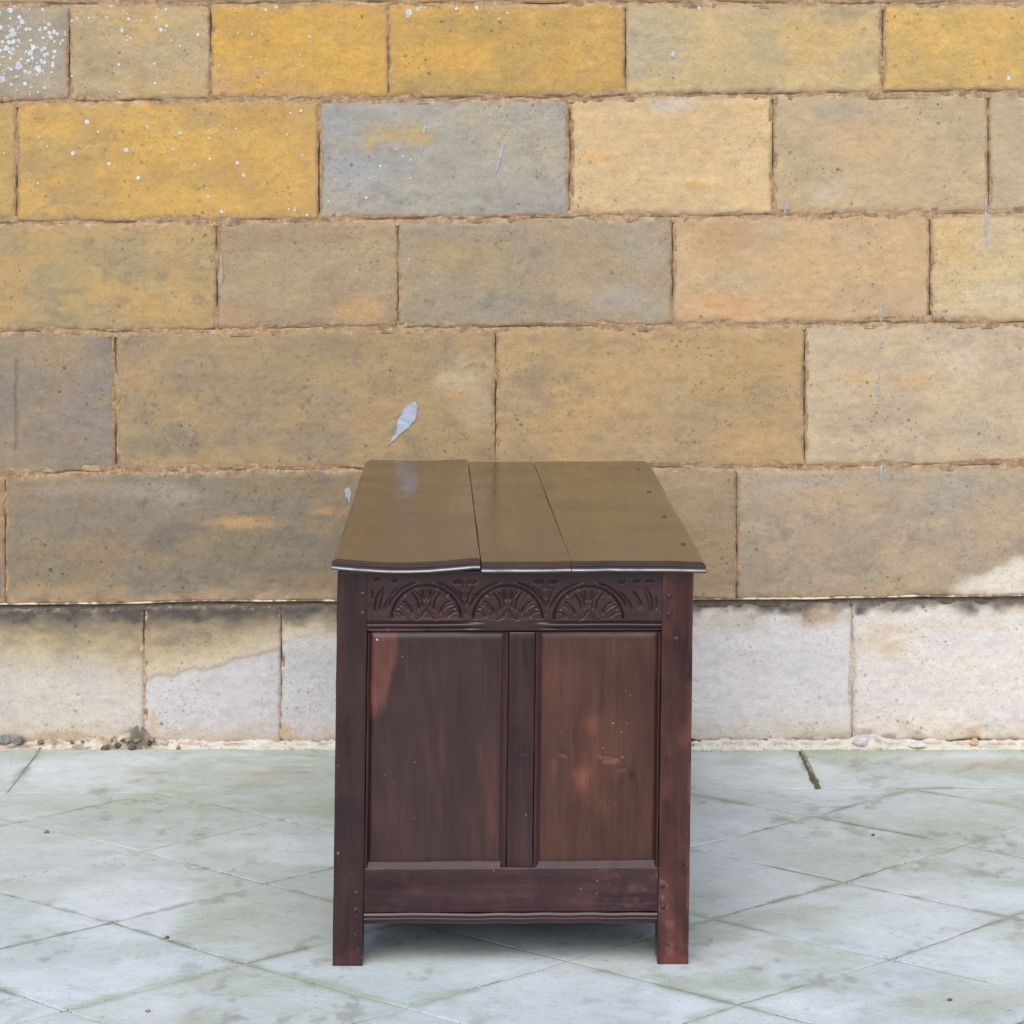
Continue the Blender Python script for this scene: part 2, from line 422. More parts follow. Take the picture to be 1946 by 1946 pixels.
# every stone in view: (course, left, right, colour 1, colour 2, blotches, black speckle, mortar smear)
# blotch: (x, y, rx, ry, colour, strength)
def S(course, l, r, c1, c2, bl=(), dirt=0.3, smear=0.8):
    return dict(c=course, l=l, r=r, c1=c1, c2=c2, bl=bl, dirt=dirt, smear=smear, vis=True)
Y1 = (208, 158, 52); GREY = (158, 156, 148); TAN = (188, 160, 112)
STONES = [
    S(4, -240, 132, (170, 152, 116), (150, 142, 122), [(60, 100, 70, 80, (165, 160, 150), .6)]),
    S(4, 132, 400, (192, 162, 104), (180, 158, 116), [(160, 50, 40, 40, (150, 145, 125), .5), (180, 125, 30, 25, (140, 132, 112), .5)]),
    S(4, 400, 738, (206, 160, 56), (194, 152, 68), [(430, 150, 60, 40, (190, 152, 100), .9), (680, 80, 60, 80, (206, 160, 58), .7), (560, 175, 110, 14, (192, 150, 88), .8)]),
    S(4, 738, 1189, (204, 158, 60), (186, 150, 74), [(900, 165, 120, 22, (160, 142, 90), .6), (1130, 100, 40, 60, (210, 168, 84), .5), (960, 30, 90, 20, (176, 150, 92), .5)]),
    S(4, 1189, 1678, (198, 172, 116), (186, 164, 118), [(1225, 80, 60, 70, (172, 164, 136), .9), (1560, 70, 70, 60, (208, 170, 92), .7), (1470, 100, 40, 30, (160, 152, 122), .5), (1610, 15, 70, 22, (156, 138, 112), .8)]),
    S(4, 1678, 2160, (208, 168, 80), (196, 162, 88), [(1760, 15, 60, 14, (170, 148, 100), .6), (1840, 60, 30, 30, (170, 148, 96), .3)]),
    S(5, -420, 32, (192, 158, 84), (184, 150, 84)),
    S(5, 32, 606, (204, 162, 70), (190, 152, 78), [(100, 300, 80, 50, (172, 146, 92), .7), (110, 385, 60, 26, (168, 140, 100), .8), (200, 215, 80, 16, (190, 158, 96), .5), (390, 215, 30, 20, (168, 150, 104), .6), (540, 330, 60, 60, (212, 166, 66), .6)]),
    S(5, 606, 1083, (166, 160, 142), (156, 152, 142), [(690, 330, 70, 40, (156, 158, 160), .9), (750, 258, 52, 22, (192, 160, 86), .9), (640, 240, 26, 34, (152, 158, 160), .8), (760, 200, 120, 14, (158, 158, 158), .7), (960, 260, 80, 50, (180, 168, 134), .8), (860, 365, 160, 16, (150, 150, 140), .5), (1040, 270, 36, 60, (172, 160, 130), .6)], .5, 1.0),
    S(5, 1083, 1469, (210, 178, 122), (202, 174, 124), [(1290, 200, 40, 18, (196, 188, 178), .8), (1130, 300, 26, 14, (216, 168, 92), .8), (1320, 350, 34, 7, (212, 160, 84), .8), (1420, 300, 40, 70, (206, 182, 138), .6)], .15),
    S(5, 1469, 1879, (190, 166, 124), (182, 160, 124), [(1610, 215, 70, 16, (166, 156, 142), .8), (1630, 270, 70, 40, (200, 168, 120), .7), (1550, 330, 40, 24, (170, 156, 122), .6), (1580, 370, 28, 20, (206, 192, 168), .6), (1760, 320, 80, 40, (190, 166, 120), .5)], .1),
    S(5, 1879, 2300, (188, 168, 130), (180, 162, 132), (), .2),
    S(6, -160, 412, (182, 152, 92), (170, 148, 102), [(110, 520, 70, 40, (160, 148, 110), .6), (250, 480, 50, 30, (150, 140, 112), .5), (255, 570, 40, 26, (198, 154, 84), .7), (140, 440, 90, 18, (192, 158, 96), .6), (320, 450, 50, 50, (196, 160, 92), .5)], .6),
    S(6, 412, 756, (170, 148, 112), (162, 140, 108), [(700, 590, 50, 22, (196, 154, 94), .9), (480, 520, 50, 40, (176, 154, 114), .5), (440, 600, 30, 18, (186, 142, 98), .7)], .2),
    S(6, 756, 1278, (166, 148, 114), (158, 144, 118), [(960, 575, 60, 26, (142, 138, 128), .7), (1180, 570, 80, 30, (166, 158, 146), .9), (1230, 480, 50, 60, (166, 156, 140), .7), (850, 490, 80, 30, (172, 148, 100), .7), (1020, 510, 40, 16, (140, 132, 116), .5), (1120, 548, 60, 8, (182, 160, 124), .6)], .55),
    S(6, 1278, 1768, (196, 164, 116), (188, 162, 122), [(1370, 450, 60, 34, (188, 146, 104), .8), (1380, 590, 90, 34, (206, 158, 102), .9), (1560, 500, 110, 30, (204, 168, 112), .6), (1420, 530, 60, 22, (182, 164, 128), .7), (1680, 570, 70, 40, (182, 158, 120), .7)], .1),
    S(6, 1768, 2230, (202, 176, 126), (196, 174, 136), [(1810, 470, 40, 40, (206, 170, 96), .8), (1900, 560, 60, 40, (196, 180, 152), .7), (1860, 440, 60, 20, (204, 172, 108), .5)], .2),
    S(7, -330, 220, (152, 134, 108), (140, 128, 112), [(170, 790, 50, 60, (138, 130, 124), .9), (70, 740, 50, 40, (136, 128, 112), .7), (100, 670, 60, 26, (168, 142, 100), .8), (190, 690, 24, 30, (150, 138, 116), .6), (120, 850, 90, 22, (140, 126, 110), .6)], .4),
    S(7, 220, 942, (168, 142, 98), (156, 136, 104), [(870, 715, 70, 36, (196, 174, 136), .9), (900, 790, 40, 40, (186, 166, 134), .6), (290, 850, 60, 26, (134, 124, 102), .8), (380, 840, 50, 18, (128, 122, 108), .7), (290, 750, 36, 30, (176, 142, 90), .6), (530, 690, 120, 30, (164, 146, 100), .5), (610, 850, 60, 26, (142, 132, 112), .7), (870, 750, 30, 10, (196, 154, 96), .7), (700, 780, 60, 40, (172, 142, 98), .6)], .75),
    S(7, 942, 1529, (182, 152, 100), (172, 146, 104), [(1000, 720, 60, 40, (158, 138, 106), .7), (1270, 760, 60, 40, (166, 150, 114), .6), (1380, 690, 70, 60, (188, 156, 94), .6), (1180, 780, 90, 50, (188, 156, 100), .5), (1320, 690, 60, 14, (172, 150, 112), .5), (1440, 840, 70, 26, (192, 154, 104), .6)], .5),
    S(7, 1529, 2000, (196, 174, 136), (188, 168, 138), [(1650, 720, 60, 16, (206, 170, 112), .8), (1740, 725, 50, 16, (206, 168, 108), .9), (1630, 800, 70, 40, (172, 154, 128), .9), (1610, 645, 70, 16, (206, 180, 136), .7), (1820, 690, 50, 40, (202, 186, 160), .7), (1840, 820, 60, 26, (168, 160, 140), .6), (1700, 780, 40, 20, (170, 152, 130), .6)], .35),
    S(8, -420, 10, (160, 134, 104), (140, 124, 106), [(-10, 960, 30, 40, (178, 138, 92), .8)]),
    S(8, 10, 760, (146, 128, 98), (136, 124, 104), [(110, 980, 90, 50, (140, 128, 110), .8), (300, 960, 90, 40, (140, 132, 118), .7), (220, 930, 160, 12, (164, 152, 136), .6), (330, 945, 60, 10, (166, 158, 146), .6), (450, 994, 74, 9, (194, 154, 98), .9), (630, 972, 36, 8, (198, 150, 92), .8), (320, 1030, 40, 24, (108, 102, 98), .8), (350, 1005, 40, 12, (118, 112, 106), .7), (470, 1060, 110, 40, (124, 118, 98), .8), (120, 1118, 90, 14, (176, 148, 104), .8), (510, 1128, 110, 12, (168, 142, 108), .7), (520, 920, 90, 26, (152, 132, 92), .7)], .9),
    S(8, 760, 1400, (166, 142, 106), (158, 138, 108), [(1330, 960, 50, 60, (166, 144, 106), .5), (1300, 920, 60, 12, (176, 160, 134), .6), (1350, 1080, 40, 40, (172, 144, 106), .5)], .4),
    S(8, 1400, 2010, (178, 158, 126), (166, 150, 126), [(1500, 922, 80, 12, (166, 160, 150), .8), (1600, 950, 90, 26, (190, 160, 120), .7), (1470, 1010, 60, 50, (160, 148, 126), .6), (1800, 940, 70, 50, (162, 154, 140), .7), (1600, 1085, 130, 26, (158, 144, 124), .6), (1880, 1000, 50, 40, (190, 164, 124), .7)], .55),
    S(8, 2010, 2380, (200, 182, 150), (186, 170, 142), [(1935, 1090, 40, 30, (222, 214, 196), .9)], .2),
    S(9, -240, 273, (202, 196, 182), (196, 192, 186), (), .10, .35),
    S(9, 273, 534, (200, 199, 201), (196, 196, 199), (), .06, .35),
    S(9, 534, 830, (200, 200, 202), (196, 196, 198), (), .12, .3),
    S(9, 830, 1180, (200, 200, 202), (196, 196, 198), (), .2, .3),
    S(9, 1180, 1620, (214, 212, 211), (210, 209, 209), [(1555, 1170, 70, 22, (184, 150, 98), .9), (1380, 1180, 70, 20, (198, 186, 164), .8), (1500, 1390, 120, 22, (222, 214, 198), .6)], .12, .25),
    S(9, 1620, 2120, (222, 216, 206), (217, 213, 208), [(1680, 1215, 60, 34, (214, 190, 158), .8), (1700, 1172, 70, 12, (228, 224, 218), .8), (1800, 1190, 120, 12, (214, 194, 164), .5), (1880, 1160, 80, 10, (196, 172, 136), .7), (1800, 1390, 180, 20, (230, 220, 200), .6), (1890, 1370, 60, 30, (206, 208, 216), .7)], .1, .2),
]
rng = random.Random(5)
XL, XR = -1500, 3446
pal = [((192, 162, 104), (176, 150, 108)), ((204, 162, 72), (188, 152, 84)), ((172, 150, 112), (160, 146, 118)), ((196, 170, 122), (186, 160, 120)), ((164, 156, 140), (158, 148, 128))]
pal_pl = [((202, 198, 190), (196, 195, 195)), ((210, 206, 200), (200, 200, 204))]
for c in range(len(LINES) - 1):
    row = [s for s in STONES if s['c'] == c]
    lo = min([s['l'] for s in row], default=700); hi = max([s['r'] for s in row], default=700)
    while lo > XL:
        w = rng.uniform(330, 620); p = rng.choice(pal_pl if c == 9 else pal)
        STONES.append(dict(c=c, l=lo - w, r=lo, c1=p[0], c2=p[1], bl=(), dirt=.3, smear=.7, vis=False)); lo -= w
    while hi < XR:
        w = rng.uniform(330, 620); p = rng.choice(pal_pl if c == 9 else pal)
        STONES.append(dict(c=c, l=hi, r=hi + w, c1=p[0], c2=p[1], bl=(), dirt=.3, smear=.7, vis=False)); hi += w

FRONT_PTS = []        # for setting lichen and splashes on the stone faces
def build_stone(s, seed):
    c = s['c']
    near = s['vis'] and s['r'] > -60 and s['l'] < 2010 and c >= 3
    step = 4.0 if near else 22.0
    l, r = s['l'] + 1.0, s['r'] - 1.0
    gh = 1.6
    ymid = float(line_y(c, (l + r) / 2) + line_y(c + 1, (l + r) / 2)) / 2
    hh = float(line_y(c + 1, (l + r) / 2) - line_y(c, (l + r) / 2))
    fine = [0, 0.8, 2.0, 3.6, 6.0]
    xs = edge_ticks(r - l, step, fine) / (r - l)
    ts = edge_ticks(hh, step, fine) / hh
    s_, t_ = np.meshgrid(xs, ts, indexing='ij')
    xl = l + (fbm(ts * hh / 26.0, ts * 0 + seed, 4, 21) - 0.5) * 4.0
    xr = r + (fbm(ts * hh / 26.0, ts * 0 + seed + 50, 4, 22) - 0.5) * 4.0
    X = xl[None, :] * (1 - s_) + xr[None, :] * s_
    xa = l + (r - l) * xs
    yt = line_y(c, xa) + gh + (fbm(xa / 24.0, xa * 0 + seed, 4, 31) - 0.5) * 5.0
    yb = line_y(c + 1, xa) - gh + (fbm(xa / 24.0, xa * 0 + seed + 9, 4, 32) - 0.5) * 5.0
    if c == 9:
        yb = yb - 8 + (fbm(xa / 18.0, xa * 0 + seed + 3, 4, 39) - 0.5) * 9
    if c == 8:
        yb = yb - 2
    if c == 9:
        yt = yt + 1
    # blunted corners
    cr = 7.0
    dx = np.minimum(xa - l, r - xa)
    bl = np.where(dx < cr, cr - np.sqrt(np.maximum(cr * cr - (cr - dx) ** 2, 0)), 0) * 0.7
    yt = yt + bl; yb = yb - bl
    Yp = yt[:, None] * (1 - t_) + yb[:, None] * t_
    de = np.minimum(np.minimum(X - xl[None, :], xr[None, :] - X), np.minimum(Yp - yt[:, None], yb[:, None] - Yp))
    de = np.maximum(de, 0)
    # relief
    proud = (_hash(np.array([seed]), np.array([3]), 5)[0] - 0.5) * 0.0022
    if c == 9:
        proud -= 0.004
    rel = (fbm(X / 120.0, Yp / 80.0, 3, seed) - 0.5) * 0.0036 + (fbm(X / 22.0, Yp / 14.0, 4, seed + 3) - 0.5) * 0.0022
    chip = sstep(0.55, 0.75, fbm(X / 30.0, Yp / 30.0, 3, seed + 8)) * np.exp(-(de / 9.0) ** 2) * 0.006
    dep = proud + rel - 0.0020 * np.exp(-(de / 2.0) ** 2) - 0.0010 * np.exp(-(de / 8.0) ** 2) - chip * .6
    P = np.stack([wx(X), -dep, wz(Yp)], -1)
    # colour
    n1 = fbm(X / 90.0 + seed, Yp / 55.0, 5, seed + 40)
    n2 = fbm(X / 26.0, Yp / 20.0, 4, seed + 60)
    n3 = fbm(X / 7.0, Yp / 6.0, 3, seed + 70)
    C = mixc(np.ones(X.shape + (3,)) * lin(s['c1']), lin(s['c2']), sstep(0.35, 0.65, n1))
    for (bx, by, rx, ry, cc, st) in s['bl']:
        wob = (n2 - 0.5) * .9 + (fbm(X / 50.0, Yp / 35.0, 3, seed + int(bx)) - 0.5) * 1.3
        d = np.sqrt(((X - bx) / (rx * 1.25)) ** 2 + ((Yp - by) / (ry * 1.25)) ** 2) + wob
        C = mixc(C, lin(cc) * .78 + lin(s['c1']) * .22, sstep(1.25, 0.15, d) * st)
    C = C * ((0.96 + .08 * n2) if c == 9 else (0.90 + 0.20 * n2))[..., None] * (0.95 + 0.10 * n3)[..., None]
    # bedding streaks
    bed = fbm(X / 160.0, Yp / 7.0 + X / 300.0, 3, seed + 90)
    C = C * (0.96 + 0.08 * bed)[..., None]
    # dark weathering freckles
    fr = sstep(0.56, 0.78, fbm(X / 34.0, Yp / 24.0, 4, seed + 110)) * s['dirt']
    C = mixc(C, lin((112, 108, 98)), fr * 0.45)
    fr2 = sstep(0.70, 0.80, fbm(X / 8.0, Yp / 8.0, 2, seed + 120)) * sstep(0.4, 0.6, n1 * 0.4 + n2 * 0.6) * s['dirt']
    C = mixc(C, lin((82, 80, 78)), fr2 * 0.45)
    if c == 9:
        # rising-damp tide marks: upper part keeps the old dark crust, the foot is bleached
        bnd = np.where(X < 273, 1268 + (X) * 0.02 + 26 * (fbm(X / 60.0, X * 0, 3, 7) - .5),
              np.where(X < 534, 1292 - (X - 280) * 0.24 + 18 * (fbm(X / 30.0, X * 0, 3, 8) - .5),
              np.where(X < 800, 1212 + 14 * (fbm(X / 30.0, X * 0, 3, 9) - .5), 1150 + 40 * (fbm(X / 60.0, X * 0, 3, 10) - .5))))
        soft = np.where(X < 273, 44, np.where(X < 534, 15, 22))
        up = 1 - sstep(-1, 1, (Yp - bnd) / soft)
        crust = mixc(np.ones(X.shape + (3,)) * lin((178, 158, 118)), lin((150, 138, 112)), sstep(.35, .65, n2))
        cream = sstep(70, 6, bnd - Yp)
        crust = mixc(crust, lin((204, 190, 160)), cream * np.where(X > 273, .95, .5))
        C = np.where((up > 0)[..., None], mixc(C, np.zeros(3), up) + crust * up[..., None], C)
        tide = np.exp(-((Yp - bnd) / 4.0) ** 2) * ((X > 273) & (X < 534))
        C = mixc(C, lin((168, 150, 120)), tide * .6)
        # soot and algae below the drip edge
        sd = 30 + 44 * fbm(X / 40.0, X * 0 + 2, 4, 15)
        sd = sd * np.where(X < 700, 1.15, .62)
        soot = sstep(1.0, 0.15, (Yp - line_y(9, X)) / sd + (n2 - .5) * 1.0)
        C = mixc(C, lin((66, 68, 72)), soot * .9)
        sp2 = sstep(.5, .9, np.exp(-((X - 1637) / 22.0) ** 2 - ((Yp - 1165) / 22.0) ** 2) + (n2 - .5))
        C = mixc(C, lin((84, 82, 84)), sp2 * .9)
        for (bx, by_, rx, ry, cc, st_) in ((262, 1398, 26, 22, (98, 92, 80), .95), (205, 1412, 30, 12, (112, 102, 88), .9), (30, 1408, 40, 12, (120, 118, 118), .7), (120, 1408, 90, 16, (176, 152, 118), .8), (290, 1385, 14, 30, (200, 172, 128), .7), (1640, 1396, 30, 18, (172, 166, 168), .9), (1690, 1402, 24, 12, (150, 138, 134), .8), (1750, 1402, 34, 11, (190, 184, 184), .8), (1850, 1396, 18, 16, (200, 168, 122), .8), (540, 1398, 14, 22, (206, 168, 118), .8)):
            dd_ = np.sqrt(((X - bx) / rx) ** 2 + ((Yp - by_) / ry) ** 2) + (n2 - .5) * 1.6
            C = mixc(C, lin(cc), sstep(1.1, .6, dd_) * st_)
        foot = sstep(60, 4, 1418 - Yp + (n2 - .5) * 60)
        C = mixc(C, lin((196, 176, 144)), foot * .55)
    if c == 8:
        ft = sstep(34, 4, line_y(9, X) - Yp + (n2 - .5) * 46)
        C = mixc(C, lin((176, 152, 118)), ft * .75)
        edge_w = (Yp - (1120 - (X - 1790) * .42)) / 26.0 + (n2 - .5)
        C = mixc(C, lin((222, 214, 196)), sstep(-.4, .6, edge_w) * sstep(1790, 1850, X) * sstep(2120, 2040, X) * sstep(1152, 1120, Yp) * .9)
    # mortar smeared over the arrises
    sw = (3 + 17 * fbm(X / 30.0, Yp / 30.0, 4, seed + 150) ** 1.5) * 1.1
    hsm = np.minimum(Yp - yt[:, None], yb[:, None] - Yp)
    hm = sstep(1.0, 0.2, hsm / (sw * 1.25)); vm = sstep(1.0, 0.2, de / (sw * .75))
    sm = np.maximum(hm, vm) * s['smear']
    mc = mixc(np.ones(X.shape + (3,)) * lin((184, 148, 106)), lin((154, 122, 92)), sstep(.35, .65, n2))
    if c == 9:
        mc = mixc(mc, lin((200, 180, 150)), np.full(X.shape, .5))
    C = mixc(C, mc, sm * .8)
    fl = sstep(.62, .72, fbm(X / 9.0, Yp / 6.0, 3, seed + 170)) * sstep(16, 3, hsm) * (s['smear'] > 0.3)
    C = mixc(C, PALE, fl * .45)
    dk = sstep(.50, .68, fbm(X / 16.0, Yp / 9.0, 4, seed + 190)) * sstep(7, 1, de)
    C = mixc(C, DIRT, dk * .40)
    if c == 7 and seed and s['l'] < 0:      # hairline crack
        cx = 30 + (fbm(Yp / 30.0, Yp * 0, 3, 4) - .5) * 10
        C = mixc(C, lin((92, 88, 80)), np.exp(-((X - cx) / 2.6) ** 2) * sstep(670, 690, Yp) * sstep(870, 840, Yp) * .7)
    grey = C.mean(-1, keepdims=True)
    C = C * .83 + grey * .17
    C = C * np.array([1.01, .99, .98])
    C = np.clip(C * (K_ALB if c == 9 else K_ALB * 1.02), 0.004, 0.9)
    if near:
        FRONT_PTS.append(np.stack([X.ravel(), Yp.ravel(), dep.ravel()], 1))
    V, F, CC = grid_block(P[:, ::-1], (0, 0.07, 0), C[:, ::-1])
    o = add('stone_block', make_mesh('stone_block', V, F, CC), M_STONE, wall)
    return o
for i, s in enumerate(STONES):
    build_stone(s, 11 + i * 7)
FP = np.vstack(FRONT_PTS)

def face_depth(px, py):
    d = (FP[:, 0] - px) ** 2 + (FP[:, 1] - py) ** 2
    k = d.argmin()
    return FP[k, 2]

# core of the wall behind the facing stones
V, F = rbox(float(wx(XL - 300)), float(wx(XR + 300)), 0.03, 0.55, -0.05, float(wz(LINES[0][0])), r=0.01, step=1.0, amp=0)
add('wall_core', make_mesh('wall_core', V, F, np.ones((len(V), 3)) * BROWN * .8), M_MORTAR, wall)

# mortar beds and perpends
def mortar_bed(k):
    xs = np.arange(XL if k < 4 else -300, (XR if k < 4 else 2250), 4.0 if k >= 4 else 25.0)
    ws = np.linspace(-12, 12, 13)
    X, W = np.meshgrid(xs, ws, indexing='ij')
    Yp = line_y(k, X) + W
    n = fbm(X / 20.0, Yp / 12.0, 4, 200 + k)
    n2 = fbm(X / 60.0, Yp / 40.0, 3, 230 + k)
    n3 = fbm(X / 5.0, Yp / 10.0, 3, 260 + k)
    w0 = (fbm(xs / 45.0, xs * 0 + k, 3, 240 + k) - .5)[:, None] * 9
    cm = sstep(.42, .62, fbm(xs / 55.0, xs * 0 + k, 4, 245 + k))[:, None]
    ck = np.exp(-((W - w0) / (.7 + 1.1 * n3)) ** 2) * cm
    dep = -0.0021 + 0.0030 * (n - .5) + (n3 - .5) * .0012 + .0022 * (n2 - .5) - .0045 * ck
    if k == 9:
        dep = dep - .003
    C = mixc(np.ones(X.shape + (3,)) * lin((178, 150, 114)), lin((158, 130, 100)), sstep(.38, .62, n3))
    C = mixc(C, lin((120, 98, 80)), sstep(.56, .70, n) * .5)
    C = mixc(C, PALE, sstep(.60, .70, fbm(X / 10.0, Yp / 6.0, 3, 300 + k)) * .30)
    C = mixc(C, DIRT * .7, np.clip(ck * 1.2, 0, 1) * .62)
    if k == 9:
        C = mixc(C, lin((70, 68, 68)), np.full(X.shape, .75))
    P = np.stack([wx(X), -dep, wz(Yp)], -1)
    V, F, CC = grid_block(P[:, ::-1], (0, .03, 0), np.clip(C[:, ::-1] * K_ALB, .004, .9))
    add('mortar_bed', make_mesh('mortar_bed', V, F, CC), M_MORTAR, wall)
for k in range(1, 10):
    mortar_bed(k)

def mortar_perp(s, seed):
    c = s['c']; x0 = s['r']
    ya = float(line_y(c, x0)) + 4; yb = float(line_y(c + 1, x0)) - 4
    if c == 9: yb -= 12
    ys = np.arange(ya, yb, 4.0 if s['vis'] else 20.0); ws = np.linspace(-8, 8, 11)
    W, Yp = np.meshgrid(ws, ys, indexing='ij')
    X = x0 + W
    n = fbm(X / 14.0, Yp / 26.0, 4, 400 + seed); n3 = fbm(X / 8.0, Yp / 6.0, 3, 430 + seed)
    w0 = (fbm(ys / 40.0, ys * 0 + seed, 3, 440) - .5)[None, :] * 5
    cm = sstep(.30, .55, fbm(ys / 50.0, ys * 0 + seed, 4, 445))[None, :]
    ck = np.exp(-((W - w0) / (1.0 + 1.6 * n3)) ** 2) * cm
    dep = -.0026 + .0026 * (n - .5) + (n3 - .5) * .0012 - .008 * ck - (.0042 if c == 9 else 0)
    C = mixc(np.ones(X.shape + (3,)) * (lin((174, 146, 110)) if c < 9 else lin((194, 182, 160))), lin((156, 128, 98)), sstep(.38, .62, n3))
    dark = np.clip(ck * 1.4, 0, 1)
    if c == 9:
        dark = dark * sstep(1390, 1340, Yp) * (1 if x0 < 1000 else .15)
        if x0 > 1000: C = mixc(C, lin((204, 196, 184)), np.full(X.shape, .8)); dep = dep + .001
    C = mixc(C, DIRT * .8, dark * .9)
    P = np.stack([wx(X), -dep - .0003, wz(Yp)], -1)
    V, F, CC = grid_block(P[:, ::-1], (0, .028, 0), np.clip(C[:, ::-1] * K_ALB, .004, .9))
    add('mortar_joint', make_mesh('mortar_joint', V, F, CC), M_MORTAR, wall)
for i, s in enumerate(STONES):
    mortar_perp(s, i)

# pale drip lip of mortar along the top of the plinth
def drip_lip():
    xs = np.arange(-300, 2250, 3.0)
    prof = [(-.004, 0.006), (-.001, .0045), (.0005, .0015), (0, -.0015), (-.003, -.003), (-.012, -.003), (-.012, .006)]
    V = []; C = []
    for x in xs:
        b = float(line_y(9, x)) - 3.5
        n = float(fbm(np.array(x / 45.0), np.array(1.0), 3, 501)); n2 = float(fbm(np.array(x / 9.0), np.array(1.0), 3, 502))
        sc = .22 + .28 * float(sstep(.34, .6, np.array(n)))
        for (a, h) in prof:
            V.append((float(wx(x)), -(a * .8 + .0006 + (n2 - .5) * .0012), float(wz(b)) + h * sc + (n2 - .5) * .0012))
            t = float(sstep(.42, .6, np.array(n2 * .5 + n * .5)))
            C.append(lin((220, 208, 184)) * t * K_ALB + lin((132, 122, 112)) * (1 - t) * K_ALB)
    m = len(prof); F = []
    for i in range(len(xs) - 1):
        for j in range(m):
            k = (j + 1) % m
            F.append([i * m + j, (i + 1) * m + j, (i + 1) * m + k, i * m + k])
    add('drip_lip', make_mesh('drip_lip', np.array(V), F, np.array(C)), M_CRUST, wall)
drip_lip()

# crumbling mortar fillet where the wall meets the paving
def fillet():
    xs = np.arange(-300, 2250, 3.0); ws = np.linspace(0, 1, 12)
    X, W = np.meshgrid(xs, ws, indexing='ij')
    n = fbm(X / 30.0, W * 3, 4, 601); n2 = fbm(X / 7.0, W * 7, 3, 602); n0 = fbm(X / 55.0, X * 0, 3, 603)
    h = .011 + .010 * n0 + .03 * np.exp(-((X - 262) / 26.0) ** 2) + .012 * np.exp(-((X - 200) / 40.0) ** 2) + .012 * np.exp(-((X - 1650) / 40.0) ** 2)
    w = .008 + .016 * n0 + .010 * (n2 - .5) * W
    z = h * (1 - W) ** 1.3 + (n2 - .5) * (.007 + .02 * np.exp(-((X - 250) / 40.0) ** 2)) * (1 - W) - .003 * W
    y = -.001 - w * W ** .8 - (n - .5) * .010
    P = np.stack([wx(X), y, z], -1)
    C = mixc(np.ones(X.shape + (3,)) * lin((206, 198, 184)), lin((190, 172, 148)), sstep(.40, .62, n))
    C = mixc(C, lin((226, 220, 210)), sstep(.55, .7, n2) * .35)
    C = mixc(C, lin((214, 209, 200)), sstep(300, 420, X) * .85)
    C = mixc(C, lin((168, 136, 106)), np.exp(-((W - .25) / .12) ** 2) * sstep(.45, .6, fbm(X / 22.0, W, 3, 606)) * .6)
    dk = sstep(.5, .66, fbm(X / 13.0, W * 5, 3, 605)) * np.where(X < 330, .6, .12)
    C = mixc(C, lin((110, 98, 86)), dk)
    C = mixc(C, lin((96, 90, 80)), np.clip(np.exp(-((X - 262) / 24.0) ** 2) * 1.3 * sstep(.3, .6, n2 + .1), 0, 1) * .85)
    V, F, CC = grid_block(P, (0, .03, 0), np.clip(C * K_ALB, .004, .9))
    add('mortar_fillet', make_mesh('mortar_fillet', V, F, CC), M_STONE, wall)
fillet()

def chunk_mesh(rx, ry, rz, seed, col, sub=3):
    bm = bmesh.new()
    bmesh.ops.create_icosphere(bm, subdivisions=sub, radius=1)
    V = np.array([v.co[:] for v in bm.verts]); F = [[v.index for v in f.verts] for f in bm.faces]
    bm.free()
    d = 0.45 + 1.1 * fbm(V[:, 0] * 2.2 + seed, V[:, 1] * 2.2 + V[:, 2] * 3.1, 4, seed, .6)
    V = V * d[:, None] * np.array([rx, ry, rz])
    V[:, 2] = np.maximum(V[:, 2], -rz * .35) + rz * .35
    t = fbm(V[:, 0] * 90 + seed, V[:, 2] * 90, 3, seed + 2)
    C = lin(col)[None] * (.6 + .8 * t)[:, None] * K_ALB
    return make_mesh('chunk', V, F, np.clip(C, .004, .9), smooth=False)
CH = []
rk = random.Random(3)
for _ in range(12):
    x = rk.gauss(255, 26)
    h = max(0, 40 - abs(x - 270) * .8)
    CH.append((x, 1420 - rk.random() * h, rk.uniform(.003, .010), rk.uniform(.003, .008), rk.choice([(104, 96, 84), (122, 110, 94), (92, 88, 80), (140, 124, 102), (150, 140, 124)])))
for _ in range(9):
    x = rk.uniform(0, 250)
    CH.append((x, 1424 - rk.random() ** 2 * 16, rk.uniform(.003, .009), rk.uniform(.003, .008), rk.choice([(112, 104, 94), (150, 128, 104), (186, 166, 140), (120, 120, 126), (98, 92, 86)])))
for _ in range(26):
    x = rk.uniform(300, 1940)
    CH.append((x, 1424 - rk.random() ** 2 * 12, rk.uniform(.002, .005), rk.uniform(.0015, .003), rk.choice([(206, 194, 176), (196, 176, 150), (214, 208, 198), (188, 172, 152)])))
CH += [(8, 1408, .016, .014, (128, 128, 134)), (36, 1409, .011, .012, (126, 124, 128)), (1636, 1410, .018, .014, (206, 204, 206)), (1742, 1416, .022, .007, (206, 200, 198)), (1850, 1410, .010, .010, (206, 182, 146))]
for i, (px, py, rx, rz, col) in enumerate(CH):
    me = chunk_mesh(rx, min(.012, rx), rz, 31 + i * 5, col, 2)
    o = add('rubble_chunk', me, M_MORTAR, wall, centre=False, pos=(float(wx(px)), -.006 - .012 * rk.random() * (1424 - py < 8), max(0.0, float(wz(py)) - rz * .3)))

